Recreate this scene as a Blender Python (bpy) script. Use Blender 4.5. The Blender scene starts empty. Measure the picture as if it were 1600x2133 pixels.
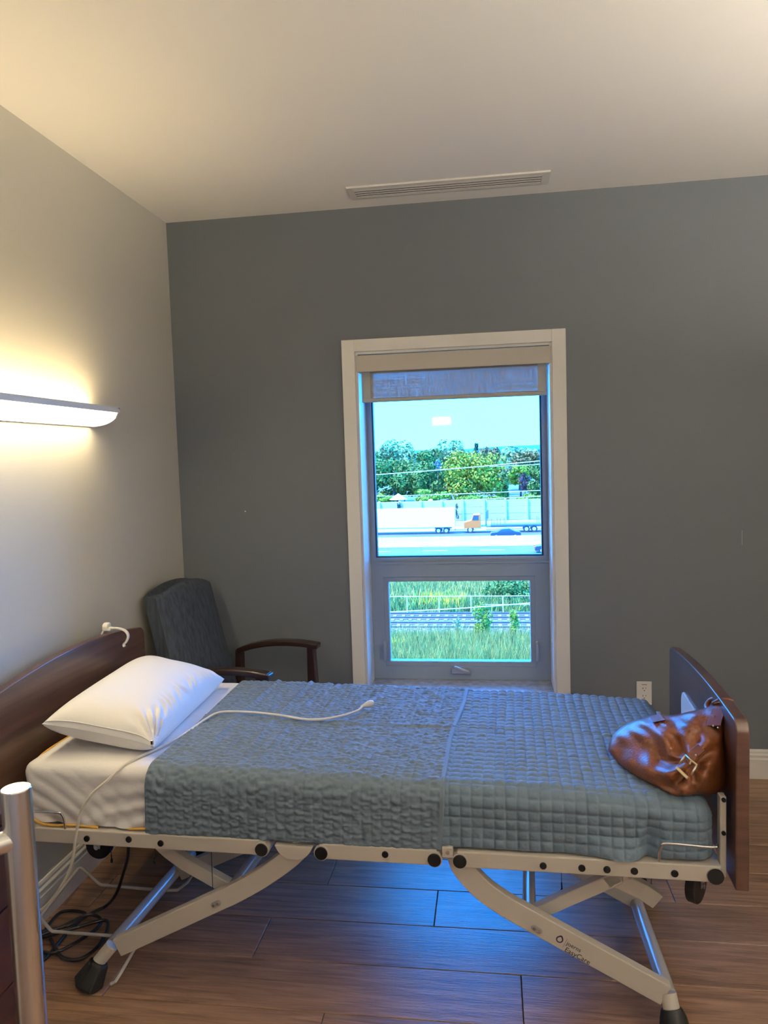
import bpy, math, random
import numpy as np
from mathutils import Vector, Matrix, Euler

random.seed(7)
rng = np.random.default_rng(7)
S = bpy.context.scene
COL = S.collection

# ------------------------------------------------------------------ camera
FPX = 1561.5
CAM = Vector((1.5616, -3.6176, 1.5510))
YAW, PITCH, ROLL = math.radians(8.162), math.radians(4.167), math.radians(-1.8125)
cf = Vector((-math.sin(YAW) * math.cos(PITCH), math.cos(YAW) * math.cos(PITCH), -math.sin(PITCH)))
r0 = Vector((math.cos(YAW), math.sin(YAW), 0))
u0 = r0.cross(cf)
cr = math.cos(ROLL) * r0 + math.sin(ROLL) * u0
cu = -math.sin(ROLL) * r0 + math.cos(ROLL) * u0
cam_data = bpy.data.cameras.new('camera')
cam = bpy.data.objects.new('camera', cam_data)
COL.objects.link(cam)
cam_data.sensor_fit = 'VERTICAL'
cam_data.sensor_height = 36.0
cam_data.lens = FPX / 2133.0 * 36.0
cam_data.clip_start = 0.05
cam_data.clip_end = 6000
m = Matrix((cr, cu, -cf)).transposed().to_4x4()
m.translation = CAM
cam.matrix_world = m
S.camera = cam


def ray(px, py):
    return cf + (px - 800) / FPX * cr - (py - 1066.5) / FPX * cu


def at_y(px, py, y):
    d = ray(px, py)
    return CAM + d * ((y - CAM.y) / d.y)


def at_z(px, py, z):
    d = ray(px, py)
    return CAM + d * ((z - CAM.z) / d.z)


# ------------------------------------------------------------------ world, sun, exposure
W = bpy.data.worlds.new('sky_world')
S.world = W
W.use_nodes = True
wn, wl = W.node_tree.nodes, W.node_tree.links
bg = wn['Background']
tc = wn.new('ShaderNodeTexCoord')
sx = wn.new('ShaderNodeSeparateXYZ')
ramp = wn.new('ShaderNodeValToRGB')
wl.new(tc.outputs['Generated'], sx.inputs[0])
wl.new(sx.outputs['Z'], ramp.inputs[0])
ramp.color_ramp.elements[0].position = 0.0
ramp.color_ramp.elements[0].color = (0.021, 0.23, 0.66, 1)
ramp.color_ramp.elements[1].position = 0.45
ramp.color_ramp.elements[1].color = (0.015, 0.225, 0.86, 1)
wl.new(ramp.outputs[0], bg.inputs[0])
bg.inputs[1].default_value = 22.5

sun_data = bpy.data.lights.new('sun', 'SUN')
sun = bpy.data.objects.new('sun', sun_data)
COL.objects.link(sun)
sun_data.energy = 9.8
sun_data.color = (1.0, 0.93, 0.62)
sun_data.angle = 0.01
sun.rotation_euler = Vector((0.50, 0.22, -0.84)).to_track_quat('-Z', 'Y').to_euler()
sun.location = (0, 20, 30)

vs = S.view_settings
vs.view_transform = 'Standard'
vs.look = 'None'
vs.exposure = 0.46
vs.gamma = 1.0
vs.use_curve_mapping = False
S.cycles.max_bounces = 10
S.cycles.diffuse_bounces = 5
S.cycles.transparent_max_bounces = 16
S.cycles.sample_clamp_indirect = 6.0

# portal at the window opening: guides the sampling of the sky, gives no light itself
pd = bpy.data.lights.new('window_sky_portal', 'AREA')
po = bpy.data.objects.new('window_sky_portal', pd)
COL.objects.link(po)
pd.shape = 'RECTANGLE'
pd.size, pd.size_y = 0.93, 1.66
pd.cycles.is_portal = True
po.location = (1.391, 0.30, 1.23)
po.rotation_euler = (math.radians(-90), 0, 0)


# ------------------------------------------------------------------ helpers: materials
def new_mat(name):
    mt = bpy.data.materials.new(name)
    mt.use_nodes = True
    nt = mt.node_tree
    return mt, nt, nt.nodes['Principled BSDF']


def lerp3(a, k):
    return tuple(max(0.0, min(1.0, c * k)) for c in a)


def M(name, col, rough=0.5, metal=0.0, var=0.0, vscale=6.0, vstretch=(1, 1, 1), bump=0.0, bscale=60.0,
      bstretch=(1, 1, 1), coat=0.0, sheen=0.0, emit=None, estr=0.0, spec=None, bdist=0.01, rnd=0.0, trans=0.0):
    mt, nt, p = new_mat(name)
    n, l = nt.nodes, nt.links
    p.inputs['Base Color'].default_value = (*col, 1)
    p.inputs['Roughness'].default_value = rough
    p.inputs['Metallic'].default_value = metal
    p.inputs['Coat Weight'].default_value = coat
    p.inputs['Sheen Weight'].default_value = sheen
    if spec is not None:
        p.inputs['Specular IOR Level'].default_value = spec
    if emit:
        p.inputs['Emission Color'].default_value = (*emit, 1)
        p.inputs['Emission Strength'].default_value = estr
    tcn = n.new('ShaderNodeTexCoord')
    src = None
    if var:
        mp = n.new('ShaderNodeMapping')
        mp.inputs['Scale'].default_value = vstretch
        l.new(tcn.outputs['Object'], mp.inputs[0])
        no = n.new('ShaderNodeTexNoise')
        no.inputs['Scale'].default_value = vscale
        no.inputs['Detail'].default_value = 6
        l.new(mp.outputs[0], no.inputs['Vector'])
        rp = n.new('ShaderNodeValToRGB')
        rp.color_ramp.elements[0].position = 0.3
        rp.color_ramp.elements[1].position = 0.7
        rp.color_ramp.elements[0].color = (*lerp3(col, 1 - var), 1)
        rp.color_ramp.elements[1].color = (*lerp3(col, 1 + var), 1)
        l.new(no.outputs['Fac'], rp.inputs[0])
        src = rp.outputs[0]
    if rnd:
        oi = n.new('ShaderNodeObjectInfo')
        mr = n.new('ShaderNodeMapRange')
        mr.inputs['To Min'].default_value = 1 - rnd
        mr.inputs['To Max'].default_value = 1 + rnd
        l.new(oi.outputs['Random'], mr.inputs[0])
        hv = n.new('ShaderNodeHueSaturation')
        hv.inputs['Color'].default_value = (*col, 1)
        if src:
            l.new(src, hv.inputs['Color'])
        l.new(mr.outputs[0], hv.inputs['Value'])
        src = hv.outputs[0]
    if src:
        l.new(src, p.inputs['Base Color'])
    if bump:
        mp = n.new('ShaderNodeMapping')
        mp.inputs['Scale'].default_value = bstretch
        l.new(tcn.outputs['Object'], mp.inputs[0])
        no = n.new('ShaderNodeTexNoise')
        no.inputs['Scale'].default_value = bscale
        no.inputs['Detail'].default_value = 4
        l.new(mp.outputs[0], no.inputs['Vector'])
        b = n.new('ShaderNodeBump')
        b.inputs['Strength'].default_value = bump
        b.inputs['Distance'].default_value = bdist
        l.new(no.outputs['Fac'], b.inputs['Height'])
        l.new(b.outputs[0], p.inputs['Normal'])
    return mt


def wood_floor_mat():
    mt, nt, p = new_mat('floor_wood')
    n, l = nt.nodes, nt.links
    g = n.new('ShaderNodeNewGeometry')
    oi = n.new('ShaderNodeObjectInfo')
    add = n.new('ShaderNodeVectorMath')
    add.operation = 'ADD'
    sc = n.new('ShaderNodeVectorMath')
    sc.operation = 'SCALE'
    sc.inputs[0].default_value = (7.3, 3.1, 1.7)
    l.new(oi.outputs['Random'], sc.inputs['Scale'])
    l.new(g.outputs['Position'], add.inputs[0])
    l.new(sc.outputs[0], add.inputs[1])
    mp = n.new('ShaderNodeMapping')
    mp.inputs['Scale'].default_value = (1.6, 22, 1)
    l.new(add.outputs[0], mp.inputs[0])
    no = n.new('ShaderNodeTexNoise')
    no.inputs['Scale'].default_value = 2.2
    no.inputs['Detail'].default_value = 9
    no.inputs['Roughness'].default_value = 0.62
    no.inputs['Distortion'].default_value = 0.8
    l.new(mp.outputs[0], no.inputs['Vector'])
    rp = n.new('ShaderNodeValToRGB')
    e = rp.color_ramp.elements
    e[0].position, e[0].color = 0.28, (0.105, 0.056, 0.032, 1)
    e[1].position, e[1].color = 0.75, (0.43, 0.25, 0.145, 1)
    k = e.new(0.5)
    k.color = (0.265, 0.15, 0.088, 1)
    l.new(no.outputs['Fac'], rp.inputs[0])
    mr = n.new('ShaderNodeMapRange')
    mr.inputs['To Min'].default_value = 0.86
    mr.inputs['To Max'].default_value = 1.14
    l.new(oi.outputs['Random'], mr.inputs[0])
    hv = n.new('ShaderNodeHueSaturation')
    l.new(rp.outputs[0], hv.inputs['Color'])
    l.new(mr.outputs[0], hv.inputs['Value'])
    l.new(hv.outputs[0], p.inputs['Base Color'])
    p.inputs['Roughness'].default_value = 0.32
    p.inputs['Specular IOR Level'].default_value = 0.6
    mp2 = n.new('ShaderNodeMapping')
    mp2.inputs['Scale'].default_value = (6, 110, 1)
    l.new(add.outputs[0], mp2.inputs[0])
    n2 = n.new('ShaderNodeTexNoise')
    n2.inputs['Scale'].default_value = 2.5
    n2.inputs['Detail'].default_value = 6
    l.new(mp2.outputs[0], n2.inputs['Vector'])
    b = n.new('ShaderNodeBump')
    b.inputs['Strength'].default_value = 0.6
    b.inputs['Distance'].default_value = 0.002
    l.new(n2.outputs['Fac'], b.inputs['Height'])
    l.new(b.outputs[0], p.inputs['Normal'])
    return mt


def glass_mat():
    mt = bpy.data.materials.new('window_glass')
    mt.use_nodes = True
    nt = mt.node_tree
    n, l = nt.nodes, nt.links
    n.remove(n['Principled BSDF'])
    t = n.new('ShaderNodeBsdfTransparent')
    t.inputs[0].default_value = (0.95, 0.985, 0.985, 1)
    g = n.new('ShaderNodeBsdfGlossy')
    g.inputs['Roughness'].default_value = 0.0
    fr = n.new('ShaderNodeFresnel')
    fr.inputs['IOR'].default_value = 1.38
    mx = n.new('ShaderNodeMixShader')
    l.new(fr.outputs[0], mx.inputs[0])
    l.new(t.outputs[0], mx.inputs[1])
    l.new(g.outputs[0], mx.inputs[2])
    l.new(mx.outputs[0], n['Material Output'].inputs[0])
    return mt


def shade_fabric_mat():
    mt = bpy.data.materials.new('shade_fabric')
    mt.use_nodes = True
    nt = mt.node_tree
    n, l = nt.nodes, nt.links
    p = n['Principled BSDF']
    p.inputs['Base Color'].default_value = (0.30, 0.285, 0.26, 1)
    p.inputs['Roughness'].default_value = 0.9
    tcn = n.new('ShaderNodeTexCoord')
    outs = []
    for stretch in ((1, 1, 330), (330, 1, 14)):
        mp = n.new('ShaderNodeMapping')
        mp.inputs['Scale'].default_value = stretch
        l.new(tcn.outputs['Object'], mp.inputs[0])
        no = n.new('ShaderNodeTexNoise')
        no.inputs['Scale'].default_value = 1.0
        no.inputs['Detail'].default_value = 3
        l.new(mp.outputs[0], no.inputs['Vector'])
        outs.append(no.outputs['Fac'])
    mu = n.new('ShaderNodeMath')
    mu.operation = 'MULTIPLY'
    l.new(outs[0], mu.inputs[0])
    l.new(outs[1], mu.inputs[1])
    mr = n.new('ShaderNodeMapRange')
    mr.inputs['From Min'].default_value = 0.13
    mr.inputs['From Max'].default_value = 0.42
    mr.inputs['To Min'].default_value = 0.02
    mr.inputs['To Max'].default_value = 0.27
    l.new(mu.outputs[0], mr.inputs[0])
    tr = n.new('ShaderNodeBsdfTransparent')
    mx = n.new('ShaderNodeMixShader')
    l.new(mr.outputs[0], mx.inputs[0])
    l.new(p.outputs[0], mx.inputs[1])
    l.new(tr.outputs[0], mx.inputs[2])
    l.new(mx.outputs[0], n['Material Output'].inputs[0])
    return mt


def leaf_mat(name, col, var=0.35, vs=0.9):
    mt = M(name, col, 0.75, var=var, vscale=vs, spec=0.15)
    return mt


mt = {}
mt['ceiling'] = M('ceiling_paint', (0.78, 0.76, 0.73), 0.85, bump=0.05, bscale=300)
mt['wall_beige'] = M('wall_beige_paint', (0.62, 0.60, 0.54), 0.62, bump=0.06, bscale=260)
mt['wall_grey'] = M('wall_grey_paint', (0.124, 0.142, 0.164), 0.6, bump=0.06, bscale=260)
mt['wall_plain'] = M('wall_plain_paint', (0.62, 0.60, 0.54), 0.7)
mt['trim'] = M('trim_white_paint', (0.78, 0.77, 0.73), 0.45)
mt['plank'] = wood_floor_mat()
mt['subfloor'] = M('subfloor', (0.02, 0.015, 0.012), 0.9)
mt['glass'] = glass_mat()
mt['shade'] = shade_fabric_mat()
mt['opaque_cloth'] = M('opaque_blind_cloth', (0.40, 0.41, 0.41), 0.9, bump=0.2, bscale=900)
mt['valance'] = M('valance_fabric', (0.52, 0.49, 0.44), 0.8)
mt['frame'] = M('window_frame_metal', (0.29, 0.36, 0.45), 0.45, metal=0.0)
mt['gasket'] = M('gasket', (0.02, 0.05, 0.08), 0.5)
mt['hardware'] = M('hardware_metal', (0.48, 0.49, 0.51), 0.3, metal=0.6)
mt['sill'] = M('sill_stone', (0.36, 0.37, 0.39), 0.28, var=0.35, vscale=28)
mt['vent'] = M('vent_enamel', (0.62, 0.60, 0.57), 0.4)
mt['vent_shade'] = M('vent_shade_black', (0.03, 0.03, 0.03), 0.9)
mt['lamp_body'] = M('lamp_enamel', (0.80, 0.82, 0.84), 0.4)
mt['plastic_white'] = M('plastic_white', (0.78, 0.77, 0.74), 0.35)
mt['slot'] = M('slot_black', (0.02, 0.02, 0.02), 0.6)
mt['bed_paint'] = M('bed_frame_paint', (0.60, 0.555, 0.49), 0.38, bump=0.04, bscale=400)
mt['bed_tube'] = M('bed_tube_paint', (0.52, 0.50, 0.47), 0.22)
mt['chrome'] = M('chrome', (0.65, 0.65, 0.66), 0.2, metal=1.0)
mt['black_plastic'] = M('black_plastic', (0.006, 0.006, 0.007), 0.5, spec=0.3)
mt['rubber'] = M('rubber', (0.008, 0.008, 0.009), 0.55, spec=0.3)
mt['board'] = M('dark_laminate', (0.082, 0.040, 0.028), 0.30, var=0.35, vscale=3, vstretch=(1, 0.6, 14), coat=0.2)
mt['board_edge'] = M('dark_edge_band', (0.035, 0.018, 0.013), 0.38)
mt['pad'] = M('footboard_panel', (0.62, 0.62, 0.60), 0.4)
mt['sheet'] = M('white_sheet', (0.80, 0.78, 0.77), 0.75, sheen=0.1, bump=0.25, bscale=9, bstretch=(1, 2.2, 1.6), bdist=0.02)
mt['pillow'] = M('white_pillowcase', (0.84, 0.83, 0.82), 0.7, sheen=0.1, bump=0.22, bscale=7, bdist=0.02)
mt['yellow'] = M('yellow_elastic', (0.75, 0.42, 0.06), 0.7)
mt['quilt_a'] = M('crinkled_quilt_cloth', (0.118, 0.165, 0.215), 0.75, sheen=0.12, bump=0.25, bscale=160, bdist=0.004)
mt['quilt_b'] = M('squared_quilt_cloth', (0.115, 0.168, 0.225), 0.72, sheen=0.12, bump=0.25, bscale=160, bdist=0.004)
mt['cord_white'] = M('cord_white', (0.72, 0.69, 0.62), 0.45)
mt['cord_black'] = M('cord_black', (0.010, 0.010, 0.011), 0.35)
mt['leather'] = M('brown_leather', (0.175, 0.056, 0.018), 0.40, var=0.3, vscale=9, bump=0.35, bscale=170, bdist=0.004, coat=0.1)
mt['leather_dark'] = M('brown_leather_dark', (0.15, 0.045, 0.013), 0.4, bump=0.2, bscale=200, bdist=0.003)
mt['brass'] = M('pale_brass', (0.72, 0.60, 0.40), 0.28, metal=1.0)
mt['chair_cloth'] = M('navy_upholstery', (0.028, 0.037, 0.056), 0.85, var=0.45, vscale=60, vstretch=(1.4, 1.4, 0.16),
                      bump=0.3, bscale=300, bdist=0.003)
mt['chair_cloth_side'] = M('grey_upholstery', (0.075, 0.075, 0.080), 0.85, var=0.6, vscale=60, vstretch=(1.4, 1.4, 0.16))
mt['chair_wood'] = M('chair_walnut', (0.022, 0.010, 0.007), 0.32, var=0.3, vscale=6, vstretch=(1, 8, 8), coat=0.2)
mt['steel'] = M('brushed_steel', (0.86, 0.85, 0.83), 0.24, metal=1.0)
mt['dresser'] = M('dresser_veneer', (0.040, 0.013, 0.007), 0.35, var=0.4, vscale=3, vstretch=(1, 1, 10))
mt['print_dark'] = M('print_dark', (0.035, 0.030, 0.040), 0.5)
mt['print_purple'] = M('print_purple', (0.045, 0.02, 0.06), 0.5)
# outdoors
mt['earth'] = M('grass_ground', (0.06, 0.06, 0.010), 0.9, var=0.45, vscale=0.5)
mt['ballast'] = M('track_ballast', (0.085, 0.072, 0.056), 0.9, var=0.6, vscale=7)
mt['asphalt'] = M('asphalt', (0.062, 0.055, 0.046), 0.85, var=0.12, vscale=0.4)
mt['paint_white'] = M('road_paint', (0.75, 0.75, 0.75), 0.7)
mt['concrete'] = M('concrete_pale', (0.62, 0.62, 0.60), 0.85, var=0.08, vscale=0.6)
mt['noise_panel'] = M('noise_wall_panel', (0.42, 0.25, 0.15), 0.85, var=0.15, vscale=0.5, vstretch=(0.3, 1, 7), rnd=0.06)
mt['noise_post'] = M('noise_wall_post', (0.40, 0.40, 0.40), 0.8)
mt['rail_steel'] = M('rail_rust', (0.13, 0.085, 0.07), 0.5, metal=0.3)
mt['sleeper'] = M('sleeper_concrete', (0.17, 0.13, 0.09), 0.85, rnd=0.25)
mt['truck_white'] = M('truck_white', (0.82, 0.82, 0.82), 0.35)
mt['truck_orange'] = M('truck_orange', (0.62, 0.105, 0.003), 0.4)
mt['truck_grey'] = M('truck_grey', (0.10, 0.12, 0.14), 0.5)
mt['tyre'] = M('tyre', (0.02, 0.025, 0.03), 0.8)
mt['hub'] = M('wheel_hub', (0.5, 0.5, 0.5), 0.4)
mt['car_dark'] = M('car_dark_paint', (0.02, 0.03, 0.045), 0.2, coat=0.5)
mt['car_glass'] = M('car_glass', (0.03, 0.05, 0.06), 0.1)
mt['car_red'] = M('car_red_lamp', (0.6, 0.02, 0.03), 0.3)
mt['wire'] = M('overhead_wire', (0.55, 0.55, 0.56), 0.6)
mt['fence_metal'] = M('fence_galvanised', (0.55, 0.56, 0.57), 0.5)
mt['bark'] = M('bark', (0.07, 0.05, 0.04), 0.9)
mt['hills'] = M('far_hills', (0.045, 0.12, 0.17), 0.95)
LEAF = {
    'pale': leaf_mat('leaf_pale', (0.16, 0.20, 0.075)),
    'deep': leaf_mat('leaf_deep', (0.075, 0.125, 0.024)),
    'lime': leaf_mat('leaf_yellow_green', (0.24, 0.20, 0.018)),
    'fresh': leaf_mat('leaf_fresh', (0.16, 0.21, 0.018)),
    'dark': leaf_mat('leaf_dark', (0.035, 0.085, 0.045)),
    'plum': leaf_mat('leaf_plum', (0.08, 0.045, 0.045)),
    'blue': leaf_mat('leaf_blue_spruce', (0.14, 0.19, 0.18)),
    'brown': leaf_mat('leaf_brown_green', (0.15, 0.10, 0.03)),
}
mt['straw'] = M('dry_grass', (0.34, 0.25, 0.055), 0.9, var=0.4, vscale=2.5)
mt['green_grass'] = M('tall_green_grass', (0.12, 0.155, 0.025), 0.9, var=0.5, vscale=1.2)
mt['flower'] = M('goldenrod', (0.60, 0.42, 0.02), 0.8)


# ------------------------------------------------------------------ helpers: meshes
class MB:
    """collects shapes for one mesh object"""

    def __init__(self):
        self.v, self.f = [], []

    def add(self, vs, fs, mat=None):
        o = len(self.v)
        for p in vs:
            p = Vector(p)
            self.v.append(tuple(mat @ p) if mat else tuple(p))
        self.f += [tuple(i + o for i in f) for f in fs]
        return self

    def box(self, x0, x1, y0, y1, z0, z1, mat=None):
        vs = [(x, y, z) for z in (z0, z1) for y in (y0, y1) for x in (x0, x1)]
        fs = [(0, 2, 3, 1), (4, 5, 7, 6), (0, 1, 5, 4), (2, 6, 7, 3), (0, 4, 6, 2), (1, 3, 7, 5)]
        return self.add(vs, fs, mat)

    def prism(self, poly, axis, a, b, mat=None):
        """poly: list of 2D points; extruded along axis from a to b"""
        n = len(poly)

        def P(q, t):
            return {'x': (t, q[0], q[1]), 'y': (q[0], t, q[1]), 'z': (q[0], q[1], t)}[axis]
        vs = [P(q, a) for q in poly] + [P(q, b) for q in poly]
        fs = [tuple(range(n - 1, -1, -1)), tuple(range(n, 2 * n))]
        fs += [(i, (i + 1) % n, n + (i + 1) % n, n + i) for i in range(n)]
        return self.add(vs, fs, mat)

    def cyl(self, p0, p1, r, seg=16, r1=None, mat=None):
        return self.tube([p0, p1], r, seg, rads=[r, r if r1 is None else r1], mat=mat)

    def tube(self, pts, r, seg=10, rads=None, caps=True, mat=None):
        pts = [Vector(p) for p in pts]
        n = len(pts)
        if rads is None:
            rads = [r] * n
        tang = []
        for i in range(n):
            a = pts[max(i - 1, 0)]
            b = pts[min(i + 1, n - 1)]
            t = (b - a)
            tang.append(t.normalized() if t.length > 1e-9 else Vector((0, 0, 1)))
        up = Vector((0, 0, 1)) if abs(tang[0].z) < 0.9 else Vector((1, 0, 0))
        nrm = tang[0].cross(up).normalized()
        vs, fs = [], []
        for i in range(n):
            if i:
                nrm = (nrm - tang[i] * nrm.dot(tang[i]))
                nrm = nrm.normalized() if nrm.length > 1e-6 else tang[i].orthogonal().normalized()
            bi = tang[i].cross(nrm)
            for k in range(seg):
                a = 2 * math.pi * k / seg
                vs.append(pts[i] + (nrm * math.cos(a) + bi * math.sin(a)) * rads[i])
        for i in range(n - 1):
            for k in range(seg):
                a, b = i * seg + k, i * seg + (k + 1) % seg
                fs.append((a, b, b + seg, a + seg))
        if caps:
            fs.append(tuple(range(seg - 1, -1, -1)))
            fs.append(tuple((n - 1) * seg + k for k in range(seg)))
        return self.add(vs, fs, mat)

    def bar(self, pts, w, t, side=Vector((0, 1, 0)), mat=None):
        """flat bar along a path in the plane normal to `side`: w in the plane, t along side"""
        pts = [Vector(p) for p in pts]
        n = len(pts)
        vs, fs = [], []
        ws = w if isinstance(w, (list, tuple)) else [w] * n
        for i in range(n):
            tg = (pts[min(i + 1, n - 1)] - pts[max(i - 1, 0)]).normalized()
            q = side.cross(tg).normalized()
            for a, b in ((-1, -1), (1, -1), (1, 1), (-1, 1)):
                vs.append(pts[i] + q * (a * ws[i] / 2) + side * (b * t / 2))
        for i in range(n - 1):
            for k in range(4):
                a, b = i * 4 + k, i * 4 + (k + 1) % 4
                fs.append((a, b, b + 4, a + 4))
        fs.append((3, 2, 1, 0))
        fs.append(tuple((n - 1) * 4 + k for k in range(4)))
        return self.add(vs, fs, mat)

    def sphere(self, c, r, seg=16, rings=10, scale=(1, 1, 1), mat=None):
        vs, fs = [], []
        for i in range(1, rings):
            th = math.pi * i / rings
            for k in range(seg):
                ph = 2 * math.pi * k / seg
                vs.append((c[0] + r * scale[0] * math.sin(th) * math.cos(ph),
                           c[1] + r * scale[1] * math.sin(th) * math.sin(ph),
                           c[2] + r * scale[2] * math.cos(th)))
        top = len(vs)
        vs.append((c[0], c[1], c[2] + r * scale[2]))
        vs.append((c[0], c[1], c[2] - r * scale[2]))
        for i in range(rings - 2):
            for k in range(seg):
                a, b = i * seg + k, i * seg + (k + 1) % seg
                fs.append((a, a + seg, b + seg, b))
        for k in range(seg):
            fs.append((top, k, (k + 1) % seg))
            a = (rings - 2) * seg
            fs.append((a + (k + 1) % seg, a + k, top + 1))
        return self.add(vs, fs, mat)

    def build(self, name, mat, parent=None, smooth=False, bevel=0.0, seg=2, angle=40):
        me = bpy.data.meshes.new(name)
        me.from_pydata(self.v, [], self.f)
        return finish(name, me, mat, parent, smooth, bevel, seg, angle)


def finish(name, me, mat, parent=None, smooth=False, bevel=0.0, seg=2, angle=40):
    me.update()
    me.materials.append(mat)
    o = bpy.data.objects.new(name, me)
    COL.objects.link(o)
    if smooth:
        me.polygons.foreach_set('use_smooth', [True] * len(me.polygons))
        if smooth == 'auto':
            me.set_sharp_from_angle(angle=math.radians(angle))
    if bevel:
        b = o.modifiers.new('bevel', 'BEVEL')
        b.width = bevel
        b.segments = seg
        b.limit_method = 'ANGLE'
        b.angle_limit = math.radians(angle)
    if parent:
        o.parent = parent
    return o


def grid_obj(name, P, mat, parent=None, closed_u=False, smooth=True):
    """P: array (nu, nv, 3)"""
    nu, nv = P.shape[:2]
    idx = np.arange(nu * nv).reshape(nu, nv)
    a, b, c, d = idx[:-1, :-1], idx[1:, :-1], idx[1:, 1:], idx[:-1, 1:]
    F = np.stack([a, b, c, d], -1).reshape(-1, 4)
    if closed_u:
        a, b, c, d = idx[-1, :-1], idx[0, :-1], idx[0, 1:], idx[-1, 1:]
        F = np.concatenate([F, np.stack([a, b, c, d], -1).reshape(-1, 4)])
    me = bpy.data.meshes.new(name)
    me.from_pydata(P.reshape(-1, 3).tolist(), [], F.tolist())
    return finish(name, me, mat, parent, smooth)


def empty(name, loc=(0, 0, 0), rotz=0.0):
    o = bpy.data.objects.new(name, None)
    o.empty_display_size = 0.1
    COL.objects.link(o)
    o.location = loc
    o.rotation_euler = (0, 0, rotz)
    return o


def tag(o, label=None, cat=None, group=None, kind=None):
    if label:
        o['label'] = label
    if cat:
        o['category'] = cat
    if group:
        o['group'] = group
    if kind:
        o['kind'] = kind
    return o


def struct(o, label, cat):
    return tag(o, label, cat, kind='structure')


def text_mesh(name, txt, size, mat, parent, mw):
    cu_ = bpy.data.curves.new(name, 'FONT')
    cu_.body = txt
    cu_.size = size
    cu_.extrude = 0.0003
    to = bpy.data.objects.new(name, cu_)
    COL.objects.link(to)
    bpy.context.view_layer.update()
    dg = bpy.context.evaluated_depsgraph_get()
    me = bpy.data.meshes.new_from_object(to.evaluated_get(dg))
    bpy.data.objects.remove(to)
    me.transform(mw)
    me.materials.clear()
    return finish(name, me, mat, parent)


def smooth_path(pts, n=8):
    """Catmull-Rom through the points"""
    P = [Vector(p) for p in pts]
    P = [P[0] * 2 - P[1]] + P + [P[-1] * 2 - P[-2]]
    out = []
    for i in range(1, len(P) - 2):
        p0, p1, p2, p3 = P[i - 1:i + 3]
        for k in range(n):
            t = k / n
            out.append(0.5 * ((2 * p1) + (p2 - p0) * t + (2 * p0 - 5 * p1 + 4 * p2 - p3) * t * t
                              + (3 * p1 - p0 - 3 * p2 + p3) * t ** 3))
    out.append(P[-2])
    return out


def vnoise(x, y, seed=0):
    """smooth value noise, arrays in, roughly -1..1"""
    r = np.random.default_rng(seed)
    T = r.uniform(-1, 1, (256, 256))
    xi, yi = np.floor(x).astype(int), np.floor(y).astype(int)
    fx, fy = x - xi, y - yi
    fx, fy = fx * fx * (3 - 2 * fx), fy * fy * (3 - 2 * fy)
    g = lambda i, j: T[i % 256, j % 256]
    return ((g(xi, yi) * (1 - fx) + g(xi + 1, yi) * fx) * (1 - fy)
            + (g(xi, yi + 1) * (1 - fx) + g(xi + 1, yi + 1) * fx) * fy)


# ------------------------------------------------------------------ the room
H = 2.74
XR, YB = 3.70, -4.70
WX0, WX1, WZ0, WZ1 = 0.925, 1.857, 0.385, 2.062   # window opening

fl = MB().box(0, XR, YB, 0, -0.12, -0.006).build('floor', mt['subfloor'])
struct(fl, 'dark brown wood plank floor under the bed', 'floor')
PWID, PLEN = 0.2075, 1.22
joint = {0: 0.94, -1: 1.345, -2: 0.79, -3: 1.62, -4: 1.068}
gap = 0.0011
plank_mesh = {}
row = 0
for r_ in range(-20, 8):
    ya, yb = -1.045 + PWID * r_, -1.045 + PWID * (r_ + 1)
    ya, yb = max(ya, YB), min(yb, 0)
    if yb - ya < 0.01:
        continue
    if yb < -3.2:
        pass
    j = joint.get(r_, 0.4 + ((r_ * 0.517) % 1.0) * PLEN)
    x = j - PLEN * math.ceil(j / PLEN)
    while x < XR:
        xa, xb = max(x, 0), min(x + PLEN, XR)
        x += PLEN
        if xb - xa < 0.02:
            continue
        key = (round(xb - xa, 4), round(yb - ya, 4))
        if key not in plank_mesh:
            hx, hy, c = (xb - xa) / 2 - gap, (yb - ya) / 2 - gap, 0.0015
            b = MB()
            vs_ = [(-hx, -hy, -0.006), (hx, -hy, -0.006), (hx, hy, -0.006), (-hx, hy, -0.006),
                   (-hx, -hy, -c), (hx, -hy, -c), (hx, hy, -c), (-hx, hy, -c),
                   (-hx + c, -hy + c, 0), (hx - c, -hy + c, 0), (hx - c, hy - c, 0), (-hx + c, hy - c, 0)]
            fs_ = [(8, 9, 10, 11)] + [(a, (a + 1) % 4, (a + 1) % 4 + 4, a + 4) for a in range(4)] \
                + [(a + 4, (a + 1) % 4 + 4, (a + 1) % 4 + 8, a + 8) for a in range(4)]
            b.add(vs_, fs_)
            me = bpy.data.meshes.new('plank')
            me.from_pydata(b.v, [], b.f)
            me.materials.append(mt['plank'])
            plank_mesh[key] = me
        o = bpy.data.objects.new('plank', plank_mesh[key])
        COL.objects.link(o)
        o.location = ((xa + xb) / 2, (ya + yb) / 2, 0)
        o.parent = fl

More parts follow.
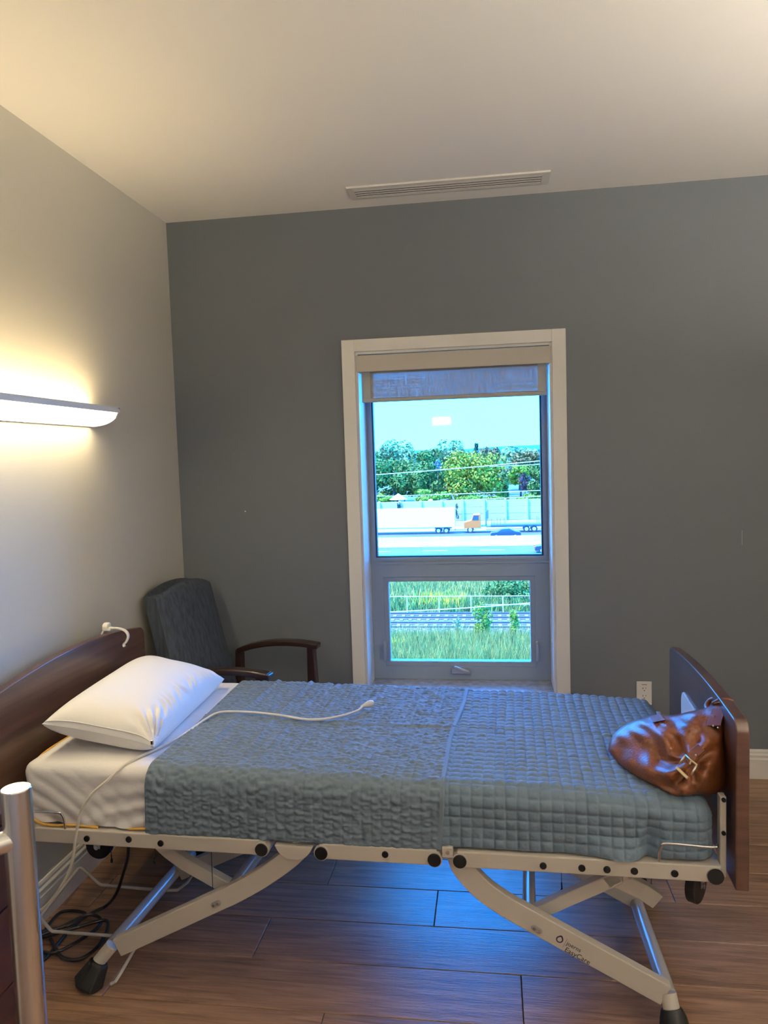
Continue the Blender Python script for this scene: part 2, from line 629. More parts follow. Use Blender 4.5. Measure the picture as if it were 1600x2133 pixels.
ce = MB().box(-0.2, XR + 0.2, YB - 0.2, 0.26, H, H + 0.2).build('ceiling', mt['ceiling'])
struct(ce, 'plain white painted ceiling', 'ceiling')
wlft = MB().box(-0.2, 0, YB - 0.2, 0.26, -0.12, H).build('wall_left', mt['wall_beige'])
struct(wlft, 'beige painted wall behind the headboard', 'wall')
wbk = MB()
wbk.box(0, WX0, 0, 0.26, -0.12, H).box(WX1, XR, 0, 0.26, -0.12, H)
wbk.box(WX0, WX1, 0, 0.26, -0.12, WZ0 - 0.03).box(WX0, WX1, 0, 0.26, WZ1, H)
wbk = wbk.build('wall_back', mt['wall_grey'])
struct(wbk, 'dark grey painted wall around the window', 'wall')
o = MB().box(XR, XR + 0.2, YB - 0.2, 0.26, -0.12, H).build('wall_right', mt['wall_plain'])
struct(o, 'beige painted side wall at the right', 'wall')
o = MB().box(0, XR, YB - 0.2, YB, -0.12, H).build('wall_front', mt['wall_plain'])
struct(o, 'beige painted wall behind the viewer', 'wall')
# two small scars in the grey wall paint
o = MB().cyl((0.340, -0.001, 1.303), (0.340, 0.003, 1.303), 0.003, 10).build('paint_chip', mt['trim'], wbk)
o = MB().box(2.698, 2.6995, -0.0006, 0.002, 1.10, 1.165).build('paint_scratch', mt['frame'], wbk)

# baseboards with a moulded profile
prof = [(0, 0), (0.016, 0), (0.016, 0.092), (0.012, 0.097), (0.012, 0.104), (0.015, 0.108), (0.015, 0.113),
        (0.009, 0.120), (0.009, 0.128), (0.005, 0.137), (0, 0.137)]


def baseboard(name, a, b, label):
    """a, b: world points along the wall foot; profile grows to the left of a->b"""
    a, b = Vector(a), Vector(b)
    d = (b - a).normalized()
    nrm = Vector((-d.y, d.x, 0))
    m_ = MB()
    n = len(prof)
    vs_ = [a + nrm * p[0] + Vector((0, 0, p[1])) for p in prof] + [b + nrm * p[0] + Vector((0, 0, p[1])) for p in prof]
    fs_ = [tuple(range(n)), tuple(range(2 * n - 1, n - 1, -1))] + [(i, n + i, n + (i + 1) % n, (i + 1) % n) for i in range(n)]
    m_.add(vs_, fs_)
    return struct(m_.build(name, mt['trim']), label, 'baseboard')


baseboard('baseboard_back', (XR, 0, 0), (0.016, 0, 0), 'white moulded baseboard along the grey wall')
baseboard('baseboard_left', (0, 0, 0), (0, YB, 0), 'white moulded baseboard under the headboard wall')

# ------------------------------------------------------------------ the window
win = struct(empty('window_1', ((WX0 + WX1) / 2, 0, WZ0)), 'tall grey framed window with white casing and stone sill', 'window')
win.location = (0, 0, 0)
CW = 0.063
YF = 0.195      # inner face of the window frame
for nm, bx_ in (('casing', (WX0 - CW, WX0, -0.016, 0.0, WZ0 - 0.05, WZ1 + 0.058)),
                ('casing', (WX1, WX1 + CW, -0.016, 0.0, WZ0 - 0.05, WZ1 + 0.058)),
                ('casing', (WX0, WX1, -0.016, 0.0, WZ1, WZ1 + 0.058))):
    MB().box(*bx_).build(nm, mt['trim'], win, bevel=0.002)
MB().box(WX0, WX0 + 0.012, 0.0, 0.26, WZ0, WZ1 - 0.012).build('jamb_liner', mt['trim'], win)
MB().box(WX1 - 0.012, WX1, 0.0, 0.26, WZ0, WZ1 - 0.012).build('jamb_liner', mt['trim'], win)
MB().box(WX0, WX1, 0.0, 0.26, WZ1 - 0.012, WZ1).build('head_liner', mt['trim'], win)
MB().box(WX0 - 0.004, WX1 + 0.004, -0.03, 0.26, WZ0 - 0.03, WZ0 + 0.008).build('sill', mt['sill'], win, bevel=0.004)
ix0, ix1 = WX0 + 0.012, WX1 - 0.012
gz0, gz1 = 1.040, 1.985      # upper light
gx0, gx1 = 0.972, 1.810


def ring(x0, x1, z0, z1, X0, X1, Z0, Z1, ya, yb):
    """rectangular ring: outer x0..z1, inner X0..Z1"""
    m_ = MB()
    out = [(x0, z0), (x1, z0), (x1, z1), (x0, z1)]
    inn = [(X0, Z0), (X1, Z0), (X1, Z1), (X0, Z1)]
    for y, flip in ((ya, 0), (yb, 1)):
        pass
    vs_ = [(p[0], y, p[1]) for y in (ya, yb) for p in out + inn]
    fs_ = []
    for i in range(4):
        j = (i + 1) % 4
        fs_ += [(i, j, 4 + j, 4 + i), (8 + i, 12 + i, 12 + j, 8 + j), (i, 8 + i, 8 + j, j), (4 + i, 4 + j, 12 + j, 12 + i)]
    m_.add(vs_, fs_)
    return m_


fr = ring(ix0, ix1, 1.008, WZ1 - 0.012, gx0 - 0.012, gx1 + 0.012, gz0 - 0.012, gz1, YF, YF + 0.065).build('upper_frame', mt['frame'], win, bevel=0.002)
ring(gx0 - 0.024, gx1 + 0.024, gz0 - 0.022, gz1, gx0 - 0.008, gx1 + 0.008, gz0 - 0.008, gz1 - 0.001, YF - 0.006, YF + 0.02).build('glazing_bead', mt['frame'], fr, bevel=0.001)
ring(gx0 - 0.010, gx1 + 0.010, gz0 - 0.010, gz1, gx0, gx1, gz0, gz1 - 0.002, YF + 0.012, YF + 0.05).build('gasket', mt['gasket'], fr)
MB().box(gx0 - 0.004, gx1 + 0.004, YF + 0.028, YF + 0.036, gz0 - 0.004, gz1).build('pane', mt['glass'], win)
sx0, sx1, sz0, sz1 = 1.024, 1.748, 0.487, 0.906
fr2 = ring(ix0, ix1, WZ0 + 0.008, 1.008, sx0 - 0.024, sx1 + 0.024, sz0 - 0.024, sz1 + 0.024, YF + 0.002, YF + 0.065).build('lower_frame', mt['frame'], win, bevel=0.002)
sash = ring(sx0 - 0.026, sx1 + 0.026, sz0 - 0.026, sz1 + 0.026, sx0, sx1, sz0, sz1, YF + 0.008, YF + 0.055).build('sash', mt['frame'], win, bevel=0.003)
MB().box(sx0 - 0.004, sx1 + 0.004, YF + 0.034, YF + 0.042, sz0 - 0.004, sz1 + 0.004).build('pane', mt['glass'], win)
MB().box(ix0, ix1, YF - 0.004, YF + 0.003, 0.998, 1.008).build('mullion_strip', mt['frame'], win, bevel=0.001)
# crank handle
cx = (sx0 + sx1) / 2
hb = MB().prism([(cx - 0.047, 0.428), (cx + 0.050, 0.428), (cx + 0.046, 0.453), (cx - 0.043, 0.453)], 'y', YF - 0.016, YF + 0.002).build('crank_base', mt['hardware'], win, bevel=0.003)
MB().bar([(cx - 0.028, YF - 0.030, 0.470), (cx + 0.002, YF - 0.028, 0.458), (cx + 0.030, YF - 0.024, 0.442), (cx + 0.044, YF - 0.018, 0.436)],
         [0.010, 0.014, 0.018, 0.014], 0.014).build('crank_lever', mt['hardware'], hb, bevel=0.003)
for lx in (0.998, 1.778):
    lt = MB().box(lx - 0.007, lx + 0.007, YF - 0.010, YF + 0.004, 0.492, 0.598).build('sash_latch', mt['hardware'], win, bevel=0.004)
    MB().bar([(lx, YF - 0.014, 0.505), (lx + 0.002, YF - 0.022, 0.545), (lx, YF - 0.016, 0.585)], [0.009, 0.013, 0.009], 0.012).build('latch_lever', mt['hardware'], lt, bevel=0.003)

# ------------------------------------------------------------------ roller blind
bl = tag(empty('roller_blind', (1.391, 0.03, 1.82)), 'raised grey woven roller blind under a beige valance', 'blind')
bm = Matrix.Translation((-1.391, -0.03, -1.82))
va = MB().box(WX0 + 0.004, WX1 - 0.004, -0.002, 0.010, 1.966, 2.0455, bm).build('valance', mt['valance'], bl, bevel=0.002)
MB().box(WX0 + 0.004, WX0 + 0.016, 0.010, 0.075, 1.966, 2.0455, bm).build('end_bracket', mt['valance'], bl)
MB().box(WX1 - 0.016, WX1 - 0.004, 0.010, 0.075, 1.966, 2.0455, bm).build('end_bracket', mt['valance'], bl)
MB().cyl((0.95, 0.055, 2.005), (1.83, 0.055, 2.005), 0.022, 20, mat=bm).build('roller_tube', mt['opaque_cloth'], bl, smooth='auto')
MB().box(0.990, 1.793, 0.032, 0.0335, 1.838, 2.005, bm).build('shade_cloth', mt['shade'], bl)
MB().box(0.948, 0.990, 0.0318, 0.0337, 1.838, 2.005, bm).build('unlit_side_band', mt['opaque_cloth'], bl)  # lack of daylight in front of the frame, put into the cloth colour
MB().box(1.793, 1.834, 0.0318, 0.0337, 1.838, 2.005, bm).build('unlit_side_band', mt['opaque_cloth'], bl)
MB().box(0.948, 1.834, 0.026, 0.040, 1.820, 1.840, bm).build('bottom_bar', mt['opaque_cloth'], bl, bevel=0.004)
ch = MB()
for dx in (0.0, 0.010):
    zs = np.arange(0.62, 1.99, 0.0025)
    ch.tube([(1.8405 + dx - 0.002 * math.sin((z - 0.62) * 2.3), 0.05 + dx * 0.6, z) for z in zs], 0.001, 6,
            rads=[0.0022 if i % 3 else 0.0008 for i in range(len(zs))], mat=bm)
ch.build('bead_chain', mt['plastic_white'], bl, smooth=True)

# ------------------------------------------------------------------ ceiling vent
ve = tag(empty('ceiling_vent', (1.40, -0.203, H)), 'long white linear slot vent in the ceiling above the window', 'vent')
vx0, vx1, vy0, vy1 = -0.442, 0.442, -0.078, 0.078
ring_ = MB()
out = [(vx0, vy0), (vx1, vy0), (vx1, vy1), (vx0, vy1)]
inn = [(vx0 + 0.03, vy0 + 0.028), (vx1 - 0.035, vy0 + 0.028), (vx1 - 0.035, vy1 - 0.028), (vx0 + 0.03, vy1 - 0.028)]
vs_ = [(p[0], p[1], -0.0) for p in out] + [(p[0], p[1], -0.009) for p in inn] + [(p[0], p[1], 0.0) for p in inn]
vs_ += [(p[0] * 0.995, p[1] * 0.96, -0.007) for p in out]
fs_ = []
for i in range(4):
    j = (i + 1) % 4
    fs_ += [(i, 12 + i, 12 + j, j), (12 + i, 4 + i, 4 + j, 12 + j), (4 + i, 8 + i, 8 + j, 4 + j)]
ring_.add(vs_, fs_).build('vent_frame', mt['vent'], ve)
MB().box(vx0 + 0.03, vx1 - 0.035, vy0 + 0.028, vy1 - 0.028, -0.0015, -0.0005).build('vent_shade_sheet', mt['vent_shade'], ve)  # near-black sheet stands in for the shade inside the slots
for k in range(4):
    yy = vy0 + 0.030 + k * 0.0255
    MB().prism([(yy - 0.001, -0.0080), (yy + 0.002, -0.0095), (yy + 0.0135, -0.0095), (yy + 0.0105, -0.0080)], 'x', vx0 + 0.031, vx1 - 0.036).build('slat', mt['vent'], ve)


# ------------------------------------------------------------------ wall lamps
def wall_lamp(loc, rotz, length, label, down, up, cd=(1.0, 0.80, 0.47), cup=(1.0, 0.78, 0.44)):
    """local: wall at x=0, lamp grows to +x, runs along y"""
    t = tag(empty('wall_lamp', loc, rotz), label, 'lamp')
    L = length / 2
    # white shallow tray: front lip, back plate, end cheeks
    prof_ = []
    for k in range(11):
        a = k / 10
        prof_.append((0.118 * a, -0.060 + 0.052 * (1 - math.sqrt(max(0, 1 - a ** 2.2)))))
    D = 0.125
    MB().box(0.0, 0.012, -L, L, -0.062, 0.006).build('back_plate', mt['lamp_body'], t)
    MB().box(D - 0.012, D, -L, L, -0.012, 0.010).build('front_lip', mt['lamp_body'], t, bevel=0.0015)
    # curved diffuser below, a solid shallow shell
    poly = prof_ + [(0.112, -0.002), (0.012, -0.002)]
    m_ = MB().prism([(p[0], p[1]) for p in poly], 'y', -L + 0.012, L - 0.012)
    em = M('lamp_diffuser', (0.8, 0.78, 0.7), 0.5, emit=cd, estr=down)
    m_.build('diffuser', em, t)
    ch_ = [(p[0] * 1.02, p[1] - 0.003) for p in prof_] + [(D, 0.0), (D, 0.010), (0, 0.006)]
    for s in (-1, 1):
        MB().prism(ch_, 'y', s * L - (0.012 if s > 0 else 0), s * L + (0.012 if s < 0 else 0)).build('end_cap', mt['lamp_body'], t, bevel=0.001)
    eu = M('lamp_uplight', (0.8, 0.78, 0.7), 0.5, emit=cup, estr=up)
    MB().box(0.055, 0.105, -L + 0.03, L - 0.03, -0.001, 0.002).build('uplight_strip', eu, t)
    return t


wall_lamp((0.0, -1.42, 1.770), 0.0, 1.20, 'long white wall lamp glowing above the headboard', 13.0, 14.0, (1.0, 0.80, 0.47), (1.0, 0.74, 0.37))
wall_lamp((XR, -2.5, 1.770), math.pi, 1.20, 'white wall lamp glowing on the opposite side wall', 9.0, 520.0, (1, 0.89, 0.73), (1, 0.89, 0.73))
wall_lamp((2.98, YB, 1.77), math.pi / 2, 1.20, 'white wall lamp glowing on the wall behind the viewer', 10.0, 700.0, (1, 0.89, 0.73), (1, 0.89, 0.73))
# lamp on the wall behind the viewer, mirrored in the window pane
rd = ray(920, 877)
kk = ((0.23 - CAM.y) + (0.23 - (YB + 0.03))) / rd.y
lp = (CAM.x + rd.x * kk, YB, CAM.z + rd.z * kk)
t = tag(empty('bulkhead_lamp', lp), 'small rectangular lamp on the wall behind the viewer', 'lamp')
MB().box(-0.14, 0.14, 0, 0.015, -0.075, 0.075).build('lamp_plate', mt['lamp_body'], t, bevel=0.003)
MB().box(-0.105, 0.105, 0.015, 0.035, -0.045, 0.045).build('lamp_cover', M('bulkhead_glow', (0.8, 0.8, 0.75), 0.5, emit=(1, 0.9, 0.7), estr=24), t, bevel=0.01)

# ------------------------------------------------------------------ wall outlet
ou = tag(empty('wall_outlet', (2.261, 0, 0.398)), 'white double wall outlet low on the grey wall', 'outlet')
MB().box(-0.035, 0.035, -0.006, 0, -0.057, 0.057).build('cover_plate', mt['plastic_white'], ou, bevel=0.003)
for zc in (0.020, -0.016):
    pts_ = [(0.0165 * math.cos(a) * (1.0), zc + max(-0.0125, min(0.0125, 0.0165 * math.sin(a)))) for a in np.linspace(0, 2 * math.pi, 28, endpoint=False)]
    so = MB().prism(pts_, 'y', -0.0085, -0.005).build('socket', mt['plastic_white'], ou)
    MB().box(-0.0078, -0.0053, -0.0088, -0.006, zc + 0.001, zc + 0.009).build('slot', mt['slot'], so)
    MB().box(0.0053, 0.0072, -0.0088, -0.006, zc + 0.002, zc + 0.009).build('slot', mt['slot'], so)
    MB().cyl((0, -0.0088, zc - 0.006), (0, -0.006, zc - 0.006), 0.0026, 10).build('ground_hole', mt['slot'], so)
MB().box(-0.012, 0.012, -0.0063, -0.0055, 0.0405, 0.0425).build('printed_line', mt['slot'], ou)

# ------------------------------------------------------------------ bed space: local frame of the bed
BO = Vector((0.10, -1.165, 0))
BR = math.radians(-1.5)
BM = Matrix.Translation(BO) @ Matrix.Rotation(BR, 4, 'Z')
BI = BM.inverted()


def bpx(px, py, axis, val):
    """pixel -> point in the bed frame where local coordinate `axis` = val"""
    d = BI.to_3x3() @ ray(px, py)
    c = BI @ CAM
    return c + d * ((val - c[axis]) / d[axis])


def bed_space(o):
    o.location = BO
    o.rotation_euler = (0, 0, BR)
    return o


bed = tag(bed_space(empty('hospital_bed')), 'raised adjustable bed with beige steel frame and dark wooden end boards', 'bed')
YN = -0.455
rz0, rz1 = 0.436, 0.480
for xa, xb in ((0.075, 0.815), (0.978, 1.308), (1.362, 2.038)):
    for ya, yb in ((YN, YN + 0.036), (-YN - 0.036, -YN)):
        MB().box(xa, xb, ya, yb, rz0, rz1).build('side_rail', mt['bed_paint'], bed, bevel=0.003)
for xa, xb in ((0.10, 0.80), (1.0, 1.29), (1.38, 2.0)):
    MB().box(xa, xb, YN + 0.036, -YN - 0.036, 0.455, 0.478).build('deck_panel', mt['bed_paint'], bed, bevel=0.003)
MB().box(0.80, 1.0, -0.40, 0.40, 0.450, 0.466).build('deck_link', mt['bed_paint'], bed)
MB().box(1.29, 1.38, -0.44, 0.40, 0.450, 0.472).build('deck_link', mt['bed_paint'], bed)
# shallow round hinge boss between two rail sections
pts_ = [(0.848 + 0.112 * i / 12, 0.470 - 0.040 * (1 - abs(2 * i / 12 - 1) ** 3.0)) for i in range(13)]
MB().prism(pts_[::-1], 'y', YN - 0.004, YN + 0.09).build('hinge_boss', mt['bed_paint'], bed, bevel=0.002, angle=60)
bb = MB().box(1.322, 1.352, YN - 0.002, YN + 0.02, 0.462, 0.490).build('hinge_bracket', mt['bed_paint'], bed, bevel=0.002)
MB().cyl((1.338, YN - 0.006, 0.478), (1.338, YN, 0.478), 0.005, 8).build('bolt', mt['chrome'], bb)
small = [0.271, 0.405, 0.504, 1.165, 1.591, 1.691, 1.755, 1.824, 1.924]
big = [0.81, 0.984, 1.301, 1.37, 2.023]
zc_ = {0.271: 0.456, 0.405: 0.461, 0.504: 0.455, 1.165: 0.461}
for x_ in small:
    MB().cyl((x_, YN - 0.004, zc_.get(x_, 0.455)), (x_, YN + 0.002, zc_.get(x_, 0.455)), 0.0092, 20).build('end_plug', mt['black_plastic'], bed, bevel=0.001)
for x_ in big:
    e_ = MB().cyl((x_, YN - 0.003, 0.455), (x_, YN + 0.06, 0.455), 0.0215, 24).build('cross_tube', mt['bed_paint'], bed, smooth='auto')
    MB().cyl((x_, YN - 0.008, 0.455), (x_, YN - 0.002, 0.455), 0.0182 if x_ < 2 else 0.0205, 24).build('end_plug', mt['black_plastic'], e_, bevel=0.0015)


def arm(path, y, w, name='leg_arm', n=8, thick=0.030):
    return MB().bar([(p.x, y, p.z) for p in smooth_path([(q[0], 0, q[1]) for q in path], n)], w, thick).build(name, mt['bed_paint'], bed, bevel=0.003)


YA = -0.425
arm([(0.925, 0.462), (0.88, 0.418), (0.80, 0.358), (0.715, 0.306), (0.638, 0.266), (0.335, 0.110)], YA, 0.056)
ra = arm([(1.362, 0.462), (1.378, 0.420), (1.425, 0.368), (1.478, 0.330), (1.545, 0.293), (1.905, 0.106)], YA, 0.060)
arm([(0.95, 0.462), (0.86, 0.36), (0.73, 0.275), (0.60, 0.205), (0.31, 0.068)], 0.05, 0.052)
arm([(1.34, 0.462), (1.38, 0.38), (1.48, 0.28), (1.60, 0.235), (1.905, 0.075)], 0.05, 0.052)
arm([(0.440, 0.448), (0.462, 0.405), (0.520, 0.360), (0.590, 0.322), (0.690, 0.272)], -0.365, 0.040, 'scissor_strut')
arm([(1.575, 0.270), (1.66, 0.318), (1.80, 0.392)], -0.365, 0.038, 'scissor_strut')
MB().bar([(1.76, -0.365, 0.372), (1.79, -0.365, 0.392), (1.83, -0.365, 0.445)], 0.036, 0.03).build('scissor_foot', mt['bed_paint'], bed, bevel=0.003)
MB().bar([(1.775, -0.365, 0.39), (1.86, -0.33, 0.335), (1.905, -0.32, 0.30)], 0.046, 0.03).build('lower_link', mt['bed_paint'], bed, bevel=0.003)
pl = MB().prism([(1.80, 0.44), (1.90, 0.44), (1.835, 0.405), (1.805, 0.385)], 'y', -0.39, -0.386).build('gusset_plate', mt['bed_paint'], bed)
for q in ((1.815, 0.420), (1.823, 0.402)):
    MB().cyl((q[0], -0.394, q[1]), (q[0], -0.386, q[1]), 0.006, 10).build('bolt', mt['chrome'], pl)
# oval wear plates on the arms
for (px, py), ang in (((450, 1883), 26), ((1118, 1936), -29)):
    c = bpx(px, py, 1, YA - 0.016)
    Mx = Matrix.Translation((c.x, YA - 0.0155, c.z)) @ Matrix.Rotation(math.radians(-ang), 4, 'Y')
    hx, r_ = 0.0075, 0.0085
    oval = [(hx * (1 if math.cos(a) > 0 else -1) + r_ * math.cos(a), r_ * math.sin(a)) for a in np.linspace(-math.pi / 2 + 0.01, 1.5 * math.pi - 0.01, 24)]
    pl = MB().prism(oval, 'y', -0.002, 0.002, Mx).build('pivot_plate', mt['hardware'], bed)
    for s in (-1, 1):
        MB().cyl((s * hx, -0.006, 0), (s * hx, -0.001, 0), 0.0036, 10, mat=Mx).build('bolt', mt['chrome'], pl, smooth='auto')
# base tubes, feet, rollers
ft = [((0.300, -0.405, 0.094), (0.292, 0.185, 0.062)), ((1.918, -0.405, 0.088), (1.903, 0.150, 0.062))]
for a, b in ft:
    MB().cyl(a, b, 0.021, 20).build('base_tube', mt['bed_tube'], bed, smooth='auto')
MB().cyl((0.70, -0.405, 0.305), (0.648, 0.03, 0.205), 0.019, 18).build('lift_tube', mt['bed_tube'], bed, smooth='auto')
MB().cyl((1.553, -0.40, 0.285), (1.560, 0.03, 0.205), 0.019, 18).build('lift_tube', mt['bed_tube'], bed, smooth='auto')
l1 = MB().cyl((0.315, -0.43, 0.112), (0.258, -0.452, 0.045), 0.0195, 18).build('foot_stub', mt['bed_paint'], bed, smooth='auto')
MB().cyl((1.912, -0.425, 0.108), (1.926, -0.462, 0.030), 0.0215, 18).build('foot_stub', mt['bed_paint'], bed, smooth='auto')
MB().cyl((0.282, -0.445, 0.070), (0.250, -0.468, 0.006), 0.031, 6, r1=0.050).build('rubber_foot', mt['rubber'], bed, bevel=0.008, seg=3, angle=20)
MB().tube([(1.917, -0.442, 0.076), (1.920, -0.450, 0.060), (1.922, -0.458, 0.040), (1.924, -0.462, 0.002)], 0.03, 20, rads=[0.027, 0.034, 0.038, 0.041]).build('rubber_foot', mt['rubber'], bed, smooth='auto')
for c in ((0.285, 0.215, 0.052), (1.915, 0.185, 0.052)):
    w_ = MB().cyl((c[0], c[1] - 0.015, c[2]), (c[0], c[1] + 0.015, c[2]), 0.050, 24).build('base_roller', mt['rubber'], bed, bevel=0.006, seg=3)
    MB().cyl((c[0], c[1] - 0.02, c[2]), (c[0], c[1] + 0.02, c[2]), 0.02, 14).build('roller_hub', mt['bed_tube'], w_, smooth='auto')
# deck casters at head and foot
for cx_, cy_, cz_, r_, yw in ((0.215, -0.30, 0.352, 0.042, 0.0), (2.006, -0.325, 0.356, 0.050, 1.0)):
    Mx = Matrix.Translation((cx_, cy_, cz_)) @ Matrix.Rotation(yw, 4, 'Z')
    w_ = MB().cyl((0, -0.014, 0), (0, 0.014, 0), r_, 28, mat=Mx).build('deck_caster', mt['rubber'], bed, bevel=0.005, seg=3)
    MB().bar([(0, -0.018, -0.004), (0.004, -0.018, r_), (0.01, -0.018, 0.455 - cz_)], [0.02, 0.03, 0.034], 0.003, mat=Mx) \
        .bar([(0, 0.018, -0.004), (0.004, 0.018, r_), (0.01, 0.018, 0.455 - cz_)], [0.02, 0.03, 0.034], 0.003, mat=Mx).build('caster_fork', mt['hardware'], w_)
    MB().cyl((0, -0.023, 0), (0, 0.023, 0), 0.007, 10, mat=Mx).build('axle', mt['chrome'], w_, smooth='auto')
# wire bumper at the wall end
MB().tube([(0.295, -0.335, 0.075), (0.05, -0.328, 0.068), (0.038, -0.322, 0.068), (-0.034, -0.268, 0.066), (-0.042, -0.255, 0.066),
           (-0.084, 0.028, 0.066), (-0.078, 0.036, 0.066), (-0.066, 0.034, 0.066), (0.052, -0.055, 0.066), (0.064, -0.060, 0.066), (0.30, -0.06, 0.062),
           (0.345, -0.05, 0.060), (0.36, 0.0, 0.060), (0.36, 0.10, 0.07)], 0.0055, 10).build('wall_bumper', mt['bed_tube'], bed, smooth='auto')
MB().tube([(0.375, -0.36, 0.10), (0.345, -0.44, 0.035), (0.338, -0.462, 0.022), (0.325, -0.465, 0.016)], 0.005, 8).build('stop_rod', mt['bed_tube'], bed, smooth='auto')
# mattress retainers
for pth in ([(0.075, -0.455, 0.531), (0.180, -0.455, 0.530), (0.192, -0.455, 0.526), (0.199, -0.455, 0.515), (0.200, -0.450, 0.478)],
            [(1.887, -0.448, 0.478), (1.887, -0.458, 0.515), (1.892, -0.460, 0.528), (1.905, -0.460, 0.537), (2.015, -0.460, 0.533), (2.028, -0.452, 0.536)]):
    MB().tube(smooth_path(pth, 4), 0.0036, 10).build('mattress_retainer', mt['chrome'], bed, smooth='auto')
# release straps hanging below the deck
for (px, py0, py1, yl) in ((232, 1780, 1797, -0.30), (322, 1785, 1800, -0.30), (1170, 1838, 1862, -0.32), (1357, 1852, 1872, -0.30)):
    a, b = bpx(px, py0, 1, yl), bpx(px + 1, py1, 1, yl)
    s_ = MB().tube([(a.x, yl, 0.455), (a.x, yl, a.z)], 0.0009, 6).build('release_line', mt['cord_black'], bed)
    MB().tube([a, a.lerp(b, 0.5), a.lerp(b, 0.6), a.lerp(b, 0.9), b], 0.003, 8, rads=[0.0018, 0.002, 0.0038, 0.0038, 0.002]).build('release_toggle', mt['black_plastic'], s_, smooth='auto')
a, b = bpx(441, 1785, 1, -0.44), bpx(443, 1850, 1, -0.44)
MB().tube([(a.x, -0.44, 0.45), a, b], 0.0012, 6).build('release_line', mt['cord_black'], bed)
# foot bracket
fb = MB().box(2.040, 2.056, -0.435, -0.405, 0.44, 0.655).build('board_bracket', mt['bed_paint'], bed, bevel=0.003)
for z_ in (0.648, 0.560):
    MB().cyl((2.048, -0.440, z_), (2.048, -0.43, z_), 0.0055, 12).build('bracket_plug', mt['black_plastic'], fb)
MB().box(2.040, 2.056, 0.405, 0.435, 0.44, 0.58).build('board_bracket', mt['bed_paint'], bed, bevel=0.003)
MB().box(-0.004, 0.10, -0.435, -0.405, 0.44, 0.47).build('head_bracket', mt['bed_paint'], bed)
MB().box(-0.004, 0.10, 0.405, 0.435, 0.44, 0.47).build('head_bracket', mt['bed_paint'], bed)
MB().box(1.99, 2.045, -0.44, 0.44, 0.44, 0.474).build('end_rail', mt['bed_paint'], bed, bevel=0.003)


def end_board(name, x0, x1, ztop, zbot, half, mw, rc=0.035):
    """arched board with rounded upper corners in the y-z plane"""
    poly = []
    n = 40
    ys = np.linspace(-half, half, n)
    poly.append((-half + 0.0, zbot(-half)))
    for i in range(6):
        a = i / 5 * math.pi / 2
        poly.append((-half + rc * (1 - math.cos(a)), ztop(-half + rc) - rc * (1 - math.sin(a)) * 1.15))
    for y in np.linspace(-half + rc, half - rc, 30)[1:-1]:
        poly.append((y, ztop(y)))
    for i in range(6):
        a = (1 - i / 5) * math.pi / 2
        poly.append((half - rc * (1 - math.cos(a)), ztop(half - rc) - rc * (1 - math.sin(a)) * 1.15))
    poly.append((half, zbot(half)))
    return MB().prism(poly, 'x', x0, x1, mw).build(name, mt['board'], bed, smooth='auto', bevel=0.003, seg=3)


hbd = end_board('headboard', -0.030, 0.0, lambda y: 0.917 - 0.036 * (y / 0.43) ** 2, lambda y: 0.40, 0.470, None)
FW = Matrix.Translation((2.082, 0, 0)) @ Matrix.Rotation(math.radians(-1.8), 4, 'Z')
fbd = end_board('footboard', 0.0, 0.032, lambda y: 0.862 - 0.052 * y / 0.95 - 0.022 * (y / 0.47) ** 2 * (1 if y < 0 else 1.0), lambda y: 0.415 - 0.03 * y, 0.475, FW, rc=0.03)
# pale rounded panel on the inside of the footboard
ring_p = []
ya_, yb_, za_, zb_, rr = -0.20, 0.215, 0.58, 0.735, 0.045
for cy_, cz_, a0 in ((yb_ - rr, zb_ - rr, 0), (ya_ + rr, zb_ - rr, 90), (ya_ + rr, za_ + rr, 180), (yb_ - rr, za_ + rr, 270)):
    for k in range(7):
        a = math.radians(a0 + 15 * k)
        ring_p.append((cy_ + rr * math.cos(a), cz_ + rr * math.sin(a)))
tag(MB().prism(ring_p, 'x', -0.006, 0.001, FW).build('inset_panel', mt['pad'], fbd, bevel=0.002), 'pale rounded inset panel')

# printing on the near right arm
ang = math.atan2(0.106 - 0.293, 1.905 - 1.545)
for px, py, txt, size, key in ((1179, 1968, 'joerns', 0.0165, 'print_dark'), (1175, 1981, 'EasyCare', 0.0195, 'print_dark')):
    c = bpx(px, py, 1, YA - 0.016)
    X = Vector((math.cos(ang), 0, math.sin(ang)))
    Y = Vector((-math.sin(ang), 0, math.cos(ang)))
    mw = Matrix((X, Y, Vector((0, -1, 0)))).transposed().to_4x4()
    mw.translation = (c.x, YA - 0.0153, c.z)
    text_mesh('lettering', txt, size, mt[key], ra, mw)
c = bpx(1166, 1957, 1, YA - 0.016)
Mx = Matrix.Translation((c.x, YA - 0.0154, c.z)) @ Matrix.Rotation(-ang, 4, 'Y')
oo, ii = [], []
for a in np.linspace(0, 2 * math.pi, 28, endpoint=False):
    k = 1 + 0.28 * max(0, math.sin(a)) ** 6
    oo.append((0.0098 * math.cos(a), 0.0098 * k * math.sin(a)))
    ii.append((0.0062 * math.cos(a), -0.0006 + 0.0060 * (1 + 0.35 * max(0, math.sin(a)) ** 6) * math.sin(a)))
n_ = len(oo)
lg = MB()
lg.add([(p[0], -0.0003, p[1]) for p in oo + ii], [(i, (i + 1) % n_, n_ + (i + 1) % n_, n_ + i) for i in range(n_)], Mx)
lg.build('drop_logo', mt['print_purple'], ra)
MB().box(0.0165, 0.0171, -0.0004, 0, -0.016, 0.012, Mx).build('logo_divider', mt['print_dark'], ra)


# ------------------------------------------------------------------ mattress, sheet and quilts
def ztop_m(x):
    return 0.662 - 0.016 * (x - 0.45) - 0.010 * np.clip((x - 1.6) / 0.4, 0, 1)


